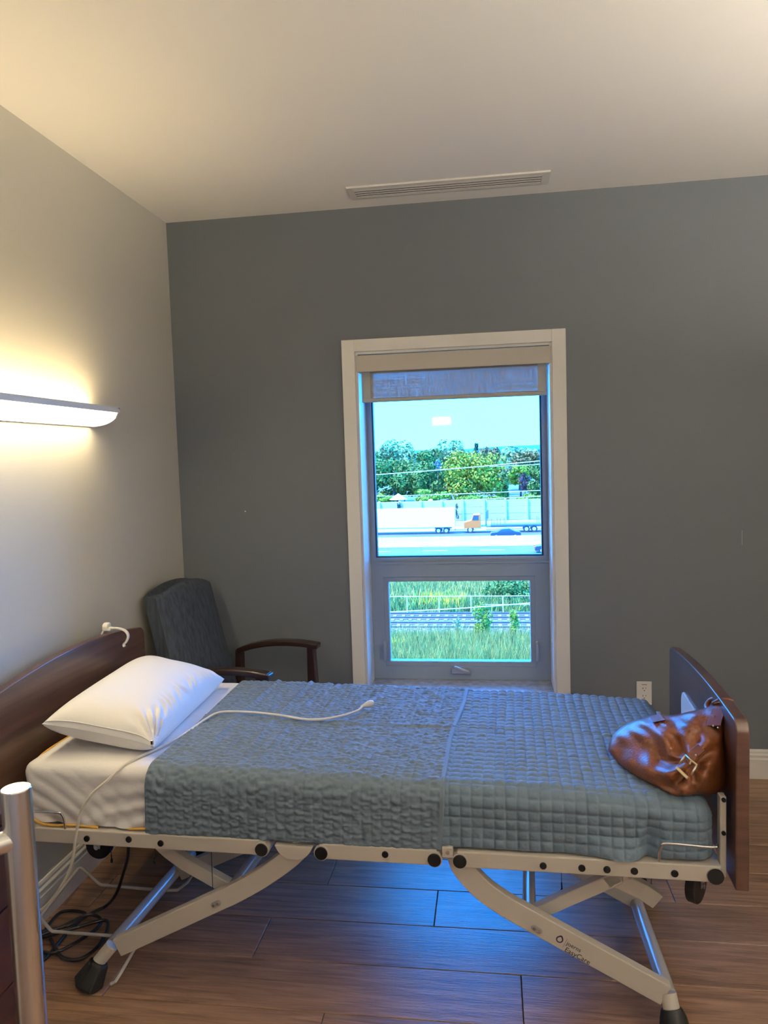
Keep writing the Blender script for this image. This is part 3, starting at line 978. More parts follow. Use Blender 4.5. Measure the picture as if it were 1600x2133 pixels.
def cover(x, s_n, hw_near, hw_far, zb_near, zb_far, off, rad, ends=(0, 0), re=0.05):
    """wrap over the mattress. returns P (nu,nv,3), N, s coordinate (nv)"""
    zt_ref = 0.66
    segs = []
    L1 = zt_ref - rad - zb_near
    L2 = rad * math.pi / 2
    L3 = hw_near + hw_far - 2 * rad
    L5 = zt_ref - rad - zb_far
    L = L1 + L2 + L3 + L2 + L5
    s = np.linspace(0, L, s_n)
    y = np.zeros_like(s)
    dz = np.zeros_like(s)   # below the top
    ny = np.zeros_like(s)
    nz = np.zeros_like(s)
    for i, t in enumerate(s):
        if t < L1:
            y[i], dz[i], ny[i], nz[i] = -hw_near, zt_ref - (zb_near + t), -1, 0
        elif t < L1 + L2:
            a = (t - L1) / rad
            y[i], dz[i] = -hw_near + rad * (1 - math.cos(a)), rad * (1 - math.sin(a))
            ny[i], nz[i] = -math.cos(a), math.sin(a)
        elif t < L1 + L2 + L3:
            y[i], dz[i], nz[i] = -hw_near + rad + (t - L1 - L2), 0, 1
        elif t < L1 + 2 * L2 + L3:
            a = (t - L1 - L2 - L3) / rad
            y[i], dz[i] = hw_far - rad + rad * math.sin(a), rad * (1 - math.cos(a))
            ny[i], nz[i] = math.sin(a), math.cos(a)
        else:
            y[i], dz[i], ny[i] = hw_far, rad + (t - L1 - 2 * L2 - L3), 1
    # crown: top slightly domed
    X, Yv = np.meshgrid(x, y, indexing='ij')
    DZ = np.repeat(dz[None], len(x), 0)
    k = 1 - DZ / (zt_ref - min(zb_near, zb_far))
    Z = zt_ref - DZ + (ztop_m(X) - zt_ref) * np.clip(k, 0, 1)
    NY, NZ = np.repeat(ny[None], len(x), 0), np.repeat(nz[None], len(x), 0)
    ins = np.zeros_like(x)
    for e, xe in zip(ends, (x[0], x[-1])):
        if e:
            d = np.clip(np.abs(x - xe), 0, re)
            ins += re - np.sqrt(np.clip(re * re - (re - d) ** 2, 0, None))
    P = np.stack([X, Yv + NY * (off - ins[:, None]), Z + NZ * (off - ins[:, None])], -1)
    Nn = np.stack([np.zeros_like(NY), NY, NZ], -1)
    return P, Nn, s


def cap_ends(o, nu, nv, which):
    me = o.data
    import bmesh
    b = bmesh.new()
    b.from_mesh(me)
    b.verts.ensure_lookup_table()
    for w_ in which:
        row_ = [b.verts[w_ * nv + j] for j in range(nv)]
        try:
            b.faces.new(row_)
        except ValueError:
            pass
    bmesh.ops.recalc_face_normals(b, faces=b.faces)
    b.to_mesh(me)
    b.free()


mat_root = tag(bed_space(empty('mattress')), 'mattress in a white fitted sheet with yellow edging', 'mattress')
MB().box(0.075, 2.005, -0.40, 0.40, 0.482, 0.600).build('mattress_core', mt['sheet'], mat_root, bevel=0.03, seg=4)
nu, nv = 260, 190
x = np.linspace(0.045, 2.02, nu)
P, N, s = cover(x, nv, 0.432, 0.432, 0.487, 0.487, 0.0, 0.035, (1, 1), 0.045)
Xg, Sg = np.meshgrid(x, s, indexing='ij')
side = np.clip(1 - Sg / 0.18, 0, 1)
head = np.exp(-((Xg - 0.07) / 0.13) ** 2)
d_ = 0.006 * vnoise(Xg * 7 + Sg * 9, Sg * 5, 3) * (0.3 + side)
ph = (Xg * 0.62 + Sg * 0.75) * 150 + 3.5 * vnoise(Xg * 5, Sg * 5, 5)
d_ += side * (0.012 * head + 0.005) * (np.abs(np.sin(ph / 2)) ** 0.7 - 0.6) + 0.007 * side * np.sin((Xg * 0.3 - Sg) * 110 + 3 * vnoise(Xg * 6, Sg * 8, 8)) * np.clip((Xg - 0.2) / 0.2, 0, 1)
d_ += 0.001 * vnoise(Xg * 22, Sg * 22, 6)
d_ -= 0.016 * np.clip((Xg - 0.50) / 0.08, 0, 1) + 0.012 * np.clip((Xg - 1.75) / 0.08, 0, 1)
P = P + N * d_[..., None]
sh = grid_obj('fitted_sheet', P, mt['sheet'], mat_root)
cap_ends(sh, nu, nv, (0, nu - 1))
# yellow elastic edge
MB().tube(smooth_path([(0.055, -0.425, 0.520), (0.085, -0.440, 0.500), (0.125, -0.444, 0.487), (0.17, -0.444, 0.485), (0.21, -0.442, 0.487), (0.30, -0.440, 0.484)], 5), 0.0035, 8).build('edge_band', mt['yellow'], mat_root, smooth=True)
MB().tube(smooth_path([(0.395, -0.442, 0.484), (0.43, -0.443, 0.488), (0.47, -0.441, 0.490)], 5), 0.003, 8).build('edge_band', mt['yellow'], mat_root, smooth=True)
MB().tube(smooth_path([(0.050, -0.40, 0.625), (0.053, -0.34, 0.650), (0.058, -0.28, 0.658), (0.070, -0.20, 0.664)], 6), 0.003, 8).build('edge_band', mt['yellow'], mat_root, smooth=True)

# squared quilt over the foot half
nu, nv = 300, 400
x = np.linspace(1.30, 2.030, nu)
P, N, s = cover(x, nv, 0.436, 0.436, 0.486, 0.486, 0.004, 0.045, (0, 1), 0.055)
Xg, Sg = np.meshgrid(x, s, indexing='ij')
c_ = 0.0305
wx = Xg + 0.0016 * vnoise(Xg * 14, Sg * 14, 11)
ws = Sg + 0.0016 * vnoise(Xg * 14, Sg * 14, 12)
q = np.abs(np.sin(math.pi * wx / c_)) ** 0.33 * np.abs(np.sin(math.pi * ws / c_)) ** 0.33
cellr = vnoise(np.floor(wx / c_) * 1.0, np.floor(ws / c_) * 1.0, 14)
d_ = 0.0080 * q * (1 + 0.25 * cellr) + 0.0008 * vnoise(Xg * 120, Sg * 200, 15) * q
d_ += 0.0020 * vnoise(Xg * 8, Sg * 8, 16)
# lengthwise fold crease along the middle of the top
mid = 0.62
d_ += 0.0055 * np.exp(-((Sg - 0.585) / 0.012) ** 2)
# gathered corner at the foot
side = np.clip(1 - Sg / 0.17, 0, 1)
cor = np.exp(-((Xg - (1.865 + 0.16 * (Sg - 0.05))) / 0.020) ** 2) * np.clip((0.15 - Sg) / 0.08, 0, 1)
d_ -= 0.022 * cor
d_ += 0.026 * np.exp(-((Xg - 1.80) / 0.06) ** 2) * np.clip((0.06 - Sg) / 0.06, 0, 1)
d_ += 0.010 * np.exp(-((Xg - 1.94) / 0.04) ** 2) * np.clip((0.12 - Sg) / 0.10, 0, 1) * np.sin(Sg * 60)
d_[0, :] -= 0.004
P = P + N * d_[..., None]
P[..., 2] -= 0.012 * np.exp(-((Xg - 1.97) / 0.10) ** 2) * 0
o = grid_obj('squared_quilt', P, mt['quilt_b'])
cap_ends(o, nu, nv, (nu - 1,))
tag(bed_space(o), 'slate grey quilt stitched in small squares over the foot of the bed', 'quilt')

# crinkled quilt laid over the middle
nu, nv = 300, 420
x = np.linspace(0.0, 1.0, nu)
P, N, s = cover(np.linspace(0.45, 1.335, nu), nv, 0.438, 0.436, 0.478, 0.50, 0.011, 0.045)
U, Sg = np.meshgrid(x, s, indexing='ij')
Ltot = s[-1]
xl = 0.452 + 0.010 * np.sin(Sg / Ltot * 5)
xr = 1.322 + 0.035 * np.clip(Sg / Ltot, 0, 1) + 0.006 * np.sin(Sg * 9)
Xg = xl + (xr - xl) * U
P[..., 0] = Xg
P[..., 2] += (ztop_m(Xg) - ztop_m(np.linspace(0.45, 1.335, nu)[:, None])) * N[..., 2]
c_ = 0.0275
col_ = np.floor(Xg / c_)
groove = np.abs(np.sin(math.pi * Xg / c_)) ** 0.35
phase = 2.4 * vnoise(col_ * 1.37, Sg * 10, 21) + 5.0 * vnoise(col_ * 0.71 + 40, col_ * 0.33, 22)
wob = np.sin(2 * math.pi * Sg / 0.023 + phase + 1.8 * np.abs(np.sin(math.pi * Xg / c_)))
amp = 0.6 + 0.5 * vnoise(Xg * 18, Sg * 18, 23)
d_ = 0.0034 * groove + 0.0021 * wob * groove * amp + 0.0030 * vnoise(Xg * 70, Sg * 150, 24)
d_ += 0.0018 * vnoise(Xg * 6, Sg * 6, 25)
for xc, a_ in ((0.60, 0.006), (0.735, 0.007), (0.80, 0.003), (1.26, 0.003)):
    d_ += a_ * np.exp(-((Xg - xc + 0.02 * np.sin(Sg * 3)) / 0.008) ** 2) * np.clip((Sg - 0.2) * 6, 0, 1)
d_ += 0.0055 * np.exp(-((Sg - 0.585) / 0.012) ** 2)
hem = np.clip((xr - Xg) / 0.016, 0, 1)
d_ = np.where(xr - Xg < 0.016, 0.0035, d_)
d_[0, :] = -0.008
d_[-1, :] = -0.008
d_[1, :] = 0.002
d_[:, 0] = -0.003
P = P + N * d_[..., None]
o = grid_obj('crinkled_quilt', P, mt['quilt_a'])
tag(bed_space(o), 'crinkled grey quilt with a hemmed edge across the middle of the bed', 'quilt')

# ------------------------------------------------------------------ pillow
nu, nv = 120, 160
u = np.linspace(-1, 1, nu)
v = np.linspace(-1, 1, nv)
Ug, Vg = np.meshgrid(u, v, indexing='ij')
T = (np.clip(1 - np.abs(Ug) ** 3.0, 0, None) ** 0.55) * (np.clip(1 - np.abs(Vg) ** 3.6, 0, None) ** 0.5)
pinch = 1 - 0.05 * (1 - np.abs(Vg) ** 2)
pinch2 = 1 - 0.05 * (1 - np.abs(Ug) ** 2)
# radiating gathers at the near front corner and along the front seam
ang_ = np.arctan2(Vg + 1.0, 1.0 - Ug + 1e-6)
dist_ = np.sqrt(((1 - Ug) * 0.21) ** 2 + ((Vg + 1.0) * 0.34) ** 2)
gath = np.sin(ang_ * 20) * np.exp(-((dist_ - 0.06) / 0.055) ** 2) * 0.011
front = np.exp(-((Ug - 0.80) / 0.16) ** 2) * np.sin(Vg * 46 + 4 * vnoise(Ug * 3, Vg * 6, 31)) * 0.0045
lump = 0.006 * vnoise(Ug * 1.7 + 9, Vg * 2.0 + 9, 33)
Xp, Yp = Ug * 0.180 * pinch, Vg * 0.345 * pinch2
Zt = 0.092 * T + (gath + front + lump) * np.clip(T * 2, 0, 1)
Zb = -0.075 * T ** 0.8
pm = Matrix.Translation((0.247, -0.022, 0.735)) @ Matrix.Rotation(math.radians(4), 4, 'Z') @ Matrix.Rotation(math.radians(11), 4, 'Y')


def xf(P, m_):
    A = np.array(m_)
    return P @ A[:3, :3].T + A[:3, 3]


top = xf(np.stack([Xp, Yp, Zt], -1), pm)
bot = xf(np.stack([Xp, Yp, Zb], -1), pm)
bot[..., 2] = np.maximum(bot[..., 2], ztop_m(bot[..., 0]) + 0.004)
top[..., 2] = np.maximum(top[..., 2], bot[..., 2] + 0.0002)
Pp = np.concatenate([top, bot[::-1]], 0)
pil = tag(bed_space(empty('pillow')), 'plump white pillow leaning against the headboard', 'pillow')
me_o = grid_obj('pillowcase', Pp, mt['pillow'], pil)
ed = [tuple(top[int(i), 1] + np.array([0, -0.001, 0.001])) for i in np.linspace(2, nu - 3, 40)]
MB().tube(ed, 0.0016, 6).build('seam', mt['pillow'], pil, smooth=True)
zp = top[nu - 4, 2]
MB().box(zp[0] - 0.004, zp[0] + 0.004, zp[1] - 0.010, zp[1] - 0.004, zp[2] - 0.006, zp[2] + 0.008).sphere((zp[0], zp[1] - 0.008, zp[2] - 0.012), 0.004).build('zipper_pull', mt['chrome'], pil, bevel=0.0015)

# ------------------------------------------------------------------ call cord lying across the bed
cp = [(1.005, 0.092), (0.984, 0.046), (0.914, -0.016), (0.836, -0.036), (0.727, -0.007), (0.618, 0.008), (0.52, -0.009), (0.485, -0.073),
      (0.459, -0.185), (0.427, -0.289), (0.389, -0.385)]
cz = [0.690, 0.684, 0.682, 0.682, 0.684, 0.686, 0.689, 0.682, 0.672, 0.670, 0.668]
pts_ = [(a[0], a[1], z_) for a, z_ in zip(cp, cz)]
pts_ += [(0.366, -0.430, 0.655), (0.345, -0.452, 0.634), (0.303, -0.468, 0.598), (0.269, -0.474, 0.546), (0.248, -0.474, 0.472), (0.227, -0.472, 0.383),
         (0.183, -0.468, 0.306), (0.115, -0.462, 0.232), (0.04, -0.46, 0.19), (-0.03, -0.46, 0.175), (-0.083, -0.46, 0.170)]
cc = tag(bed_space(empty('call_cord')), 'white call cord with a pear-shaped push button across the bed', 'cord')
MB().tube(smooth_path(pts_, 6), 0.0042, 10).build('cable', mt['cord_white'], cc, smooth='auto')
e0 = Vector(pts_[0])
e1 = Vector((1.034, 0.122, 0.692))
dd = (e1 - e0)
MB().tube([e0 - dd * 0.25 + Vector((0, 0, 0)), e0, e0 + dd * 0.2, e0 + dd * 0.45, e0 + dd * 0.75, e0 + dd * 0.95, e0 + dd * 1.02], 0.01, 16,
          rads=[0.0045, 0.006, 0.0085, 0.0115, 0.0125, 0.0095, 0.004]).build('push_button', mt['cord_white'], cc, smooth=True)
MB().box(-0.084, -0.070, -0.485, -0.435, 0.13, 0.21).build('wall_plug', mt['plastic_white'], cc, bevel=0.003)

# ------------------------------------------------------------------ white hook over the headboard
hk = tag(bed_space(empty('headboard_hook')), 'white plastic hook hanging over the headboard top', 'hook')
hk_y = 0.232
MB().bar([(-0.044, hk_y, 0.84), (-0.044, hk_y, 0.905), (-0.034, hk_y, 0.920), (-0.010, hk_y, 0.920)], 0.010, 0.030).build('clip', mt['plastic_white'], hk, bevel=0.004)
MB().prism([(hk_y - 0.018, 0.916), (hk_y + 0.018, 0.916), (hk_y + 0.016, 0.940), (hk_y + 0.006, 0.947), (hk_y - 0.010, 0.945), (hk_y - 0.018, 0.936)], 'x', -0.040, -0.018).build('knob', mt['plastic_white'], hk, bevel=0.004)
MB().bar([(p.x, p.y, p.z) for p in smooth_path([(-0.022, hk_y, 0.926), (0.02, hk_y, 0.924), (0.048, hk_y, 0.914), (0.058, hk_y, 0.895), (0.050, hk_y, 0.874), (0.038, hk_y, 0.862), (0.040, hk_y, 0.852)], 4)],
         0.007, 0.014).build('hook_arm', mt['plastic_white'], hk, bevel=0.0025)

# ------------------------------------------------------------------ black power cord in a loose coil on the floor
pts_ = [tuple(bpx(268, 1752, 1, -0.20)), tuple(bpx(266, 1785, 1, -0.20)), tuple(bpx(258, 1815, 1, -0.19)), tuple(bpx(243, 1860, 1, -0.14)), tuple(bpx(222, 1886, 2, 0.02))]
for px, py, z_ in ((195, 1900, .012), (170, 1915, .012), (140, 1942, .012), (105, 1985, .010), (88, 2000, .010), (70, 1985, .010), (85, 1950, .012), (120, 1905, .012), (150, 1897, .010),
                  (178, 1904, .016), (150, 1925, .016), (100, 1938, .018), (70, 1945, .016), (75, 1975, .012), (110, 1985, .012), (160, 1962, .014), (205, 1930, .014), (208, 1912, .012), (180, 1906, .02),
                  (130, 1930, .02), (85, 1948, .018), (60, 1962, .014), (90, 1952, .012), (150, 1935, .022), (200, 1920, .018), (222, 1918, .014), (222, 1940, .012), (200, 1975, .010), (165, 1998, .010), (130, 1994, .010), (113, 1970, .012), (105, 1955, .012)):
    pts_.append(tuple(bpx(px, py, 2, z_)))
pts_ = [(max(p[0], -0.072), p[1], p[2]) for p in pts_]
o = MB().tube(smooth_path(pts_, 8), 0.0056, 8).build('power_cord', mt['cord_black'], None, smooth=True)
tag(bed_space(o), 'black power cord coiled loosely on the floor under the headboard', 'cord')

# ------------------------------------------------------------------ brown leather handbag against the footboard
bag = tag(bed_space(empty('handbag')), 'slouchy brown leather handbag leaning on the footboard', 'handbag')
sil = [(1267, 1562), (1270, 1545), (1280, 1528), (1298, 1513), (1318, 1502), (1340, 1495), (1362, 1489), (1385, 1489), (1410, 1488), (1440, 1481),
       (1468, 1475), (1490, 1466), (1508, 1464), (1516, 1474), (1512, 1500), (1506, 1530), (1501, 1560), (1495, 1592), (1480, 1622), (1455, 1648),
       (1418, 1662), (1385, 1655), (1350, 1640), (1318, 1622), (1296, 1603), (1280, 1584)]


def bag_plane(px, py, lift=0.0):
    # the bag faces the viewer and leans back: plane through the base line, tilted
    d = BI.to_3x3() @ ray(px, py)
    c = BI @ CAM
    p0 = Vector((1.87, -0.27, 0.650))
    nrm = Vector((-0.62, -0.42, 0.66)).normalized()
    return c + d * ((p0 + nrm * lift - c).dot(nrm) / d.dot(nrm)), nrm


sp = smooth_path([(q[0], q[1], 0) for q in sil + [sil[0]]], 5)[:-1]
cpx = (1392, 1572)
nb, nr = len(sp), 26
front_, back_ = [], []
_, nrm = bag_plane(*cpx)
for k in range(nr + 1):
    f_ = k / nr              # 1 at the rim
    dep = math.sqrt(max(0, 1 - f_ ** 2.4))
    rf, rb = [], []
    for j, q in enumerate(sp):
        px = cpx[0] + (q.x - cpx[0]) * f_
        py = cpx[1] + (q.y - cpx[1]) * f_
        P0, _ = bag_plane(px, py)
        w_ = 0.0
        # folds fanning out from the buckle
        a = math.atan2(py - 1590, px - 1440)
        rr_ = math.hypot(px - 1440, py - 1590)
        fold = 0.009 * math.sin(a * 7 + 1.6 * math.sin(rr_ / 24)) * math.exp(-((rr_ - 55) / 45) ** 2)
        fold += 0.009 * math.sin((px * 0.5 + py * 1.0) / 15 + 2.0 * math.sin(px / 33)) * (1 - f_ ** 4) + 0.003 * math.sin((px * 0.9 - py * 0.5) / 6.0 + 3 * math.sin(py / 21))
        fold += 0.006 * math.sin((px * 0.25 - py) / 7.5) * math.exp(-((py - 1500 - (1392 - px) * 0.1) / 16) ** 2)
        taper = 0.35 + 0.65 * min(1, max(0, (1535 - px + 0.35 * (py - 1480)) / 110))
        rf.append(bag_plane(px, py, (0.055 * dep * taper) + fold * min(1, dep * 1.6))[0])
        rb.append(P0 - nrm * (0.150 * dep * taper))
    front_.append(rf)
    back_.append(rb)
A = np.array([[tuple(p) for p in r_] for r_ in front_[::1]])
Bk = np.array([[tuple(p) for p in r_] for r_ in back_[::-1][1:]])
Pg = np.concatenate([A, Bk], 0)
Pg = np.transpose(Pg, (1, 0, 2))
zfloor = ztop_m(Pg[..., 0]) + 0.013
low = zfloor - Pg[..., 2]
Pg[..., 2] = np.where(low > 0, zfloor + 0.002, Pg[..., 2])
Pg[..., 0] = np.minimum(Pg[..., 0], 2.072 + 0.0 * Pg[..., 0])
grid_obj('bag_body', Pg, mt['leather'], bag, closed_u=True)


def bag_pt(px, py, lift):
    return bag_plane(px, py, lift)[0]


def strip(pix, w, lift, name, mat, parent, thick=0.004, bevel=0.001):
    pts2 = [bag_pt(q[0], q[1], lift if not hasattr(lift, '__iter__') else lift[i]) for i, q in enumerate(pix)]
    return MB().bar(pts2, w, thick, side=nrm).build(name, mat, parent, bevel=bevel)


st = strip([(1404, 1625), (1425, 1600), (1448, 1572), (1462, 1560)], 0.034, [0.044, 0.054, 0.058, 0.052], 'side_strap', mt['leather'], bag)
strip([(1432, 1588), (1448, 1568), (1462, 1557)], 0.030, [0.062, 0.064, 0.060], 'strap_tip', mt['leather_dark'], st)
# rectangular buckle frame
bc = [(1426, 1573), (1415, 1592)], [(1428, 1572), (1453, 1594)], [(1452, 1594), (1441, 1613)]
for a_, b_ in ((((1428, 1573), (1415, 1591))), (((1428, 1573), (1452, 1594))), (((1452, 1594), (1440, 1614)))):
    MB().tube([bag_pt(*a_, 0.072), bag_pt(*b_, 0.072)], 0.0026, 8).build('buckle_bar', mt['brass'], st, smooth=True)
MB().bar([bag_pt(1409, 1598, 0.069), bag_pt(1433, 1621, 0.066)], 0.008, 0.004, side=nrm).build('strap_keeper', mt['brass'], st, bevel=0.0015)
MB().tube([bag_pt(1441, 1582, 0.074), bag_pt(1437, 1592, 0.074)], 0.002, 6).build('buckle_prong', mt['brass'], st)
MB().sphere(tuple(bag_pt(1450, 1573, 0.068)), 0.003).build('rivet', mt['brass'], st)
# handle rising to the footboard top
hd = strip([(1487, 1512), (1492, 1495), (1498, 1476), (1503, 1464)], 0.040, [0.034, 0.030, 0.024, 0.014], 'handle_tab', mt['leather_dark'], bag)
MB().tube([bag_pt(1486, 1466, 0.016), bag_pt(1500, 1459, 0.022), bag_pt(1516, 1458, 0.018), bag_pt(1527, 1463, 0.012)], 0.007, 10).build('handle_end', mt['leather_dark'], bag, smooth=True)
MB().tube([bag_pt(1489, 1465, 0.022), bag_pt(1506, 1461, 0.026), bag_pt(1526, 1460, 0.018)], 0.0022, 8).build('handle_ring', mt['brass'], bag, smooth=True)
hl = [bag_pt(1476, 1480, -0.02), bag_pt(1472, 1470, -0.03), bag_pt(1480, 1459, -0.03), bag_pt(1494, 1456, -0.02), bag_pt(1502, 1462, 0.0)]
MB().tube(smooth_path(hl, 5), 0.007, 10).build('handle', mt['leather_dark'], bag, smooth=True)
for px, py in ((1486, 1512), (1496, 1516)):
    MB().sphere(tuple(bag_pt(px, py, 0.038)), 0.0028).build('rivet', mt['brass'], bag)
fl_ = MB().add([bag_pt(1352, 1494, 0.030), bag_pt(1374, 1485, 0.012), bag_pt(1387, 1499, 0.045), bag_pt(1360, 1505, 0.055),
                bag_pt(1352, 1494, 0.024), bag_pt(1374, 1485, 0.006), bag_pt(1387, 1499, 0.035), bag_pt(1360, 1505, 0.045)],
               [(0, 1, 2, 3), (7, 6, 5, 4), (0, 4, 5, 1), (1, 5, 6, 2), (2, 6, 7, 3), (3, 7, 4, 0)])
fl_.build('pocket_flap', mt['leather'], bag, bevel=0.002)

# ------------------------------------------------------------------ armchair in the corner
CA = math.radians(-11)
chair = tag(empty('armchair', (0.42, -0.375, 0), CA), 'high-backed navy upholstered armchair with dark wooden arms in the corner', 'chair')


def rounded_back(th0, th1, zlow, zhigh, halfw, mat, name, parent, xoff=0.0):
    ny, nz = 28, 40
    front, back = [], []
    ys = np.linspace(-1, 1, ny)
    rows_f, rows_b = [], []
    for iz in range(nz):
        t_ = iz / (nz - 1)
        rf, rb = [], []
        for yv in ys:
            arch = 0.045 * (1 - abs(yv) ** 2.2)
            z_ = zlow + (zhigh + arch - 0.045 - zlow) * t_
            hw = halfw * (1 - 0.06 * t_)
            xb = -0.20 - 0.135 * t_
            edge = max(abs(yv) ** 8, ((t_ - 0.9) / 0.1) ** 3 if t_ > 0.9 else 0)
            puff = 0.016 * (1 - yv * yv) * (0.6 + 0.4 * math.sin(t_ * math.pi))
            rf.append((xb + 0.045 + puff - 0.020 * edge + xoff, yv * hw, z_))
            rb.append((xb - 0.055 + 0.015 * edge + xoff, yv * hw, z_))
        rows_f.append(rf)
        rows_b.append(rb)
    F_, B_ = np.array(rows_f), np.array(rows_b)
    # ring around: front row then back row, per height
    Pc = np.concatenate([F_, B_[:, ::-1]], 1)      # (nz, 2ny, 3)
    Pc = np.concatenate([Pc, Pc[:, :1]], 1)
    o_ = grid_obj(name, Pc, mat, parent)
    cap_ends(o_, nz, Pc.shape[1], (0, nz - 1))
    o_.data.set_sharp_from_angle(angle=math.radians(50))
    return o_


rounded_back(0, 0, 0.40, 1.010, 0.232, mt['chair_cloth'], 'backrest', chair, 0.02)
MB().box(-0.20, 0.26, -0.225, 0.225, 0.36, 0.455).build('seat', mt['chair_cloth'], chair, bevel=0.03, seg=4)
MB().box(-0.20, 0.24, -0.21, 0.21, 0.31, 0.36).build('seat_rail', mt['chair_wood'], chair, bevel=0.004)
for s_ in (-1, 1):
    yy = s_ * 0.252
    arm_p = [(-0.165, yy, 0.618), (-0.09, yy, 0.645), (0.0, yy, 0.664), (0.10, yy, 0.673), (0.20, yy, 0.672), (0.272, yy, 0.664)]
    ar = MB().bar([tuple(p) for p in smooth_path(arm_p, 4)], 0.028, 0.052).build('armrest', mt['chair_wood'], chair, bevel=0.008, seg=3)
    if s_ < 0:
        MB().box(0.262, 0.280, yy - 0.024, yy + 0.024, 0.650, 0.676).build('arm_end', mt['chair_wood'], ar, bevel=0.005, seg=3)
    MB().bar([(0.232, yy, 0.66), (0.236, yy, 0.40), (0.240, yy, 0.0)], [0.036, 0.050, 0.040], 0.036).build('front_leg', mt['chair_wood'], chair, bevel=0.005)
    MB().bar([(-0.158, yy, 0.625), (-0.165, yy, 0.40), (-0.215, yy, 0.0)], [0.036, 0.046, 0.036], 0.034).build('rear_leg', mt['chair_wood'], chair, bevel=0.005)
    MB().box(-0.16, 0.235, yy - 0.014, yy + 0.014, 0.33, 0.38).build('side_rail', mt['chair_wood'], chair, bevel=0.003)

# ------------------------------------------------------------------ dark dresser at the left edge
dr = tag(empty('dresser', (0.235, -2.52, 0)), 'low dark reddish wooden dresser at the left edge', 'dresser')
dz0, dy = 0.78, 0.47
MB().box(-0.215, 0.205, -dy, dy, 0.06, dz0 - 0.025).build('carcass', mt['dresser'], dr, bevel=0.002)
MB().box(-0.22, 0.222, -dy - 0.01, dy + 0.01, dz0 - 0.025, dz0).build('top', mt['dresser'], dr, bevel=0.003)
MB().box(-0.205, 0.175, -dy + 0.02, dy - 0.02, 0.0, 0.06).build('plinth', mt['dresser'], dr)
for za, zb in ((0.07, 0.190), (0.195, 0.378), (0.383, 0.560), (0.565, 0.750)):
    d_o = MB().box(0.205, 0.222, -dy + 0.004, dy - 0.004, za, zb).build('drawer', mt['dresser'], dr, bevel=0.002)
    MB().tube([(0.222, -0.17, (za + zb) / 2), (0.250, -0.17, (za + zb) / 2), (0.250, 0.05, (za + zb) / 2), (0.222, 0.05, (za + zb) / 2)], 0.005, 8).build('pull', mt['steel'], d_o, smooth='auto')

# ------------------------------------------------------------------ brushed steel rail in the near left corner
RD = 1.0
pt = CAM + ray(33, 1641) * RD
rail = tag(empty('steel_rail', (pt.x, pt.y, 0)), 'brushed steel tubular rail post with a side bar, nearest the viewer', 'rail')
zt = pt.z
R1 = 0.0192
bd = Vector((-0.62, -0.78, 0)).normalized()
for k, off_ in enumerate((0.0, 0.60)):
    c = bd * off_
    po_ = MB().cyl((c.x, c.y, 0.006), (c.x, c.y, zt), R1, 40).build('post', mt['steel'], rail, smooth='auto', bevel=0.0012)
    MB().cyl((c.x, c.y, 0.0), (c.x, c.y, 0.008), 0.05, 32).build('base_plate', mt['steel'], po_, smooth='auto', bevel=0.001)
for zz in (zt - 0.068, 0.30):
    MB().cyl((0, 0, zz), tuple(bd * 0.60 + Vector((0, 0, zz))), 0.0145, 32).build('side_bar', mt['steel'], rail, smooth='auto')

# ------------------------------------------------------------------ outdoors, seen through the window (fourth floor)
G = -11.0
ground = struct(MB().box(-120, 120, 0.6, 900, G - 0.5, G).build('ground', mt['earth']), 'grassy ground outside the window', 'ground')
o = MB().box(-70, 70, 46.8, 56.0, G - 0.1, G + 0.05).build('track_bed', mt['ballast'])
struct(o, 'grey stone ballast bed under the railway tracks', 'ballast')
o = MB().box(-90, 90, 76.0, 125.0, G - 0.1, G + 0.04).build('road', mt['asphalt'])
struct(o, 'pale grey highway asphalt beyond the tracks', 'road')
for y_, dash in ((89.0, 1), (94.5, 1), (99.2, 0), (106.5, 0), (110.0, 1), (120.5, 0)):
    if dash:
        for k in range(-6, 7):
            MB().box(k * 7.5, k * 7.5 + 3.2, y_, y_ + 0.22, G + 0.04, G + 0.05).build('lane_dash', mt['paint_white'], o)
    else:
        MB().box(-60, 60, y_, y_ + 0.25, G + 0.04, G + 0.05).build('edge_line', mt['paint_white'], o)
st_c = [at_z(1050, 1036, G), at_z(1098, 1033, G), at_z(1082, 1005, G), at_z(1066, 1005, G)]
o = MB().add([(p.x, p.y, G + 0.06) for p in st_c] + [(p.x, p.y, G - 0.05) for p in st_c], [(0, 1, 2, 3), (7, 6, 5, 4), (0, 4, 5, 1), (1, 5, 6, 2), (2, 6, 7, 3), (3, 7, 4, 0)]).build('side_street', mt['asphalt'])
struct(o, 'pale side street running away between the trees', 'road')
# hills on the horizon
hv = MB()
pts_ = []
for i, px in enumerate(range(-400, 2200, 20)):
    k = (px - 560) / 840
    py = 941.5 - (px - 785) * 0.034 - 5.0 * max(0, math.sin((px - 960) / 190)) - 1.5 * math.sin(px / 23) * 0.4
    p = at_y(px, py, 2600)
    pts_.append((p.x, p.z))
hv.prism([(pts_[0][0], -60)] + pts_ + [(pts_[-1][0], -60)], 'y', 2600, 2900)
struct(hv.build('hills', mt['hills']), 'low blue hills along the horizon', 'hills')

# concrete barrier
o = tag(empty('concrete_barrier', (0, 100.5, G)), 'long pale concrete barrier along the middle of the highway', 'barrier')
for k in range(-17, 11):
    MB().prism([(-0.35, 0.04), (0.35, 0.04), (0.14, 0.45), (0.10, 1.25), (-0.10, 1.25), (-0.14, 0.45)], 'x', k * 4.0 + 0.01, k * 4.0 + 3.99).build('barrier_block', mt['concrete'], o)

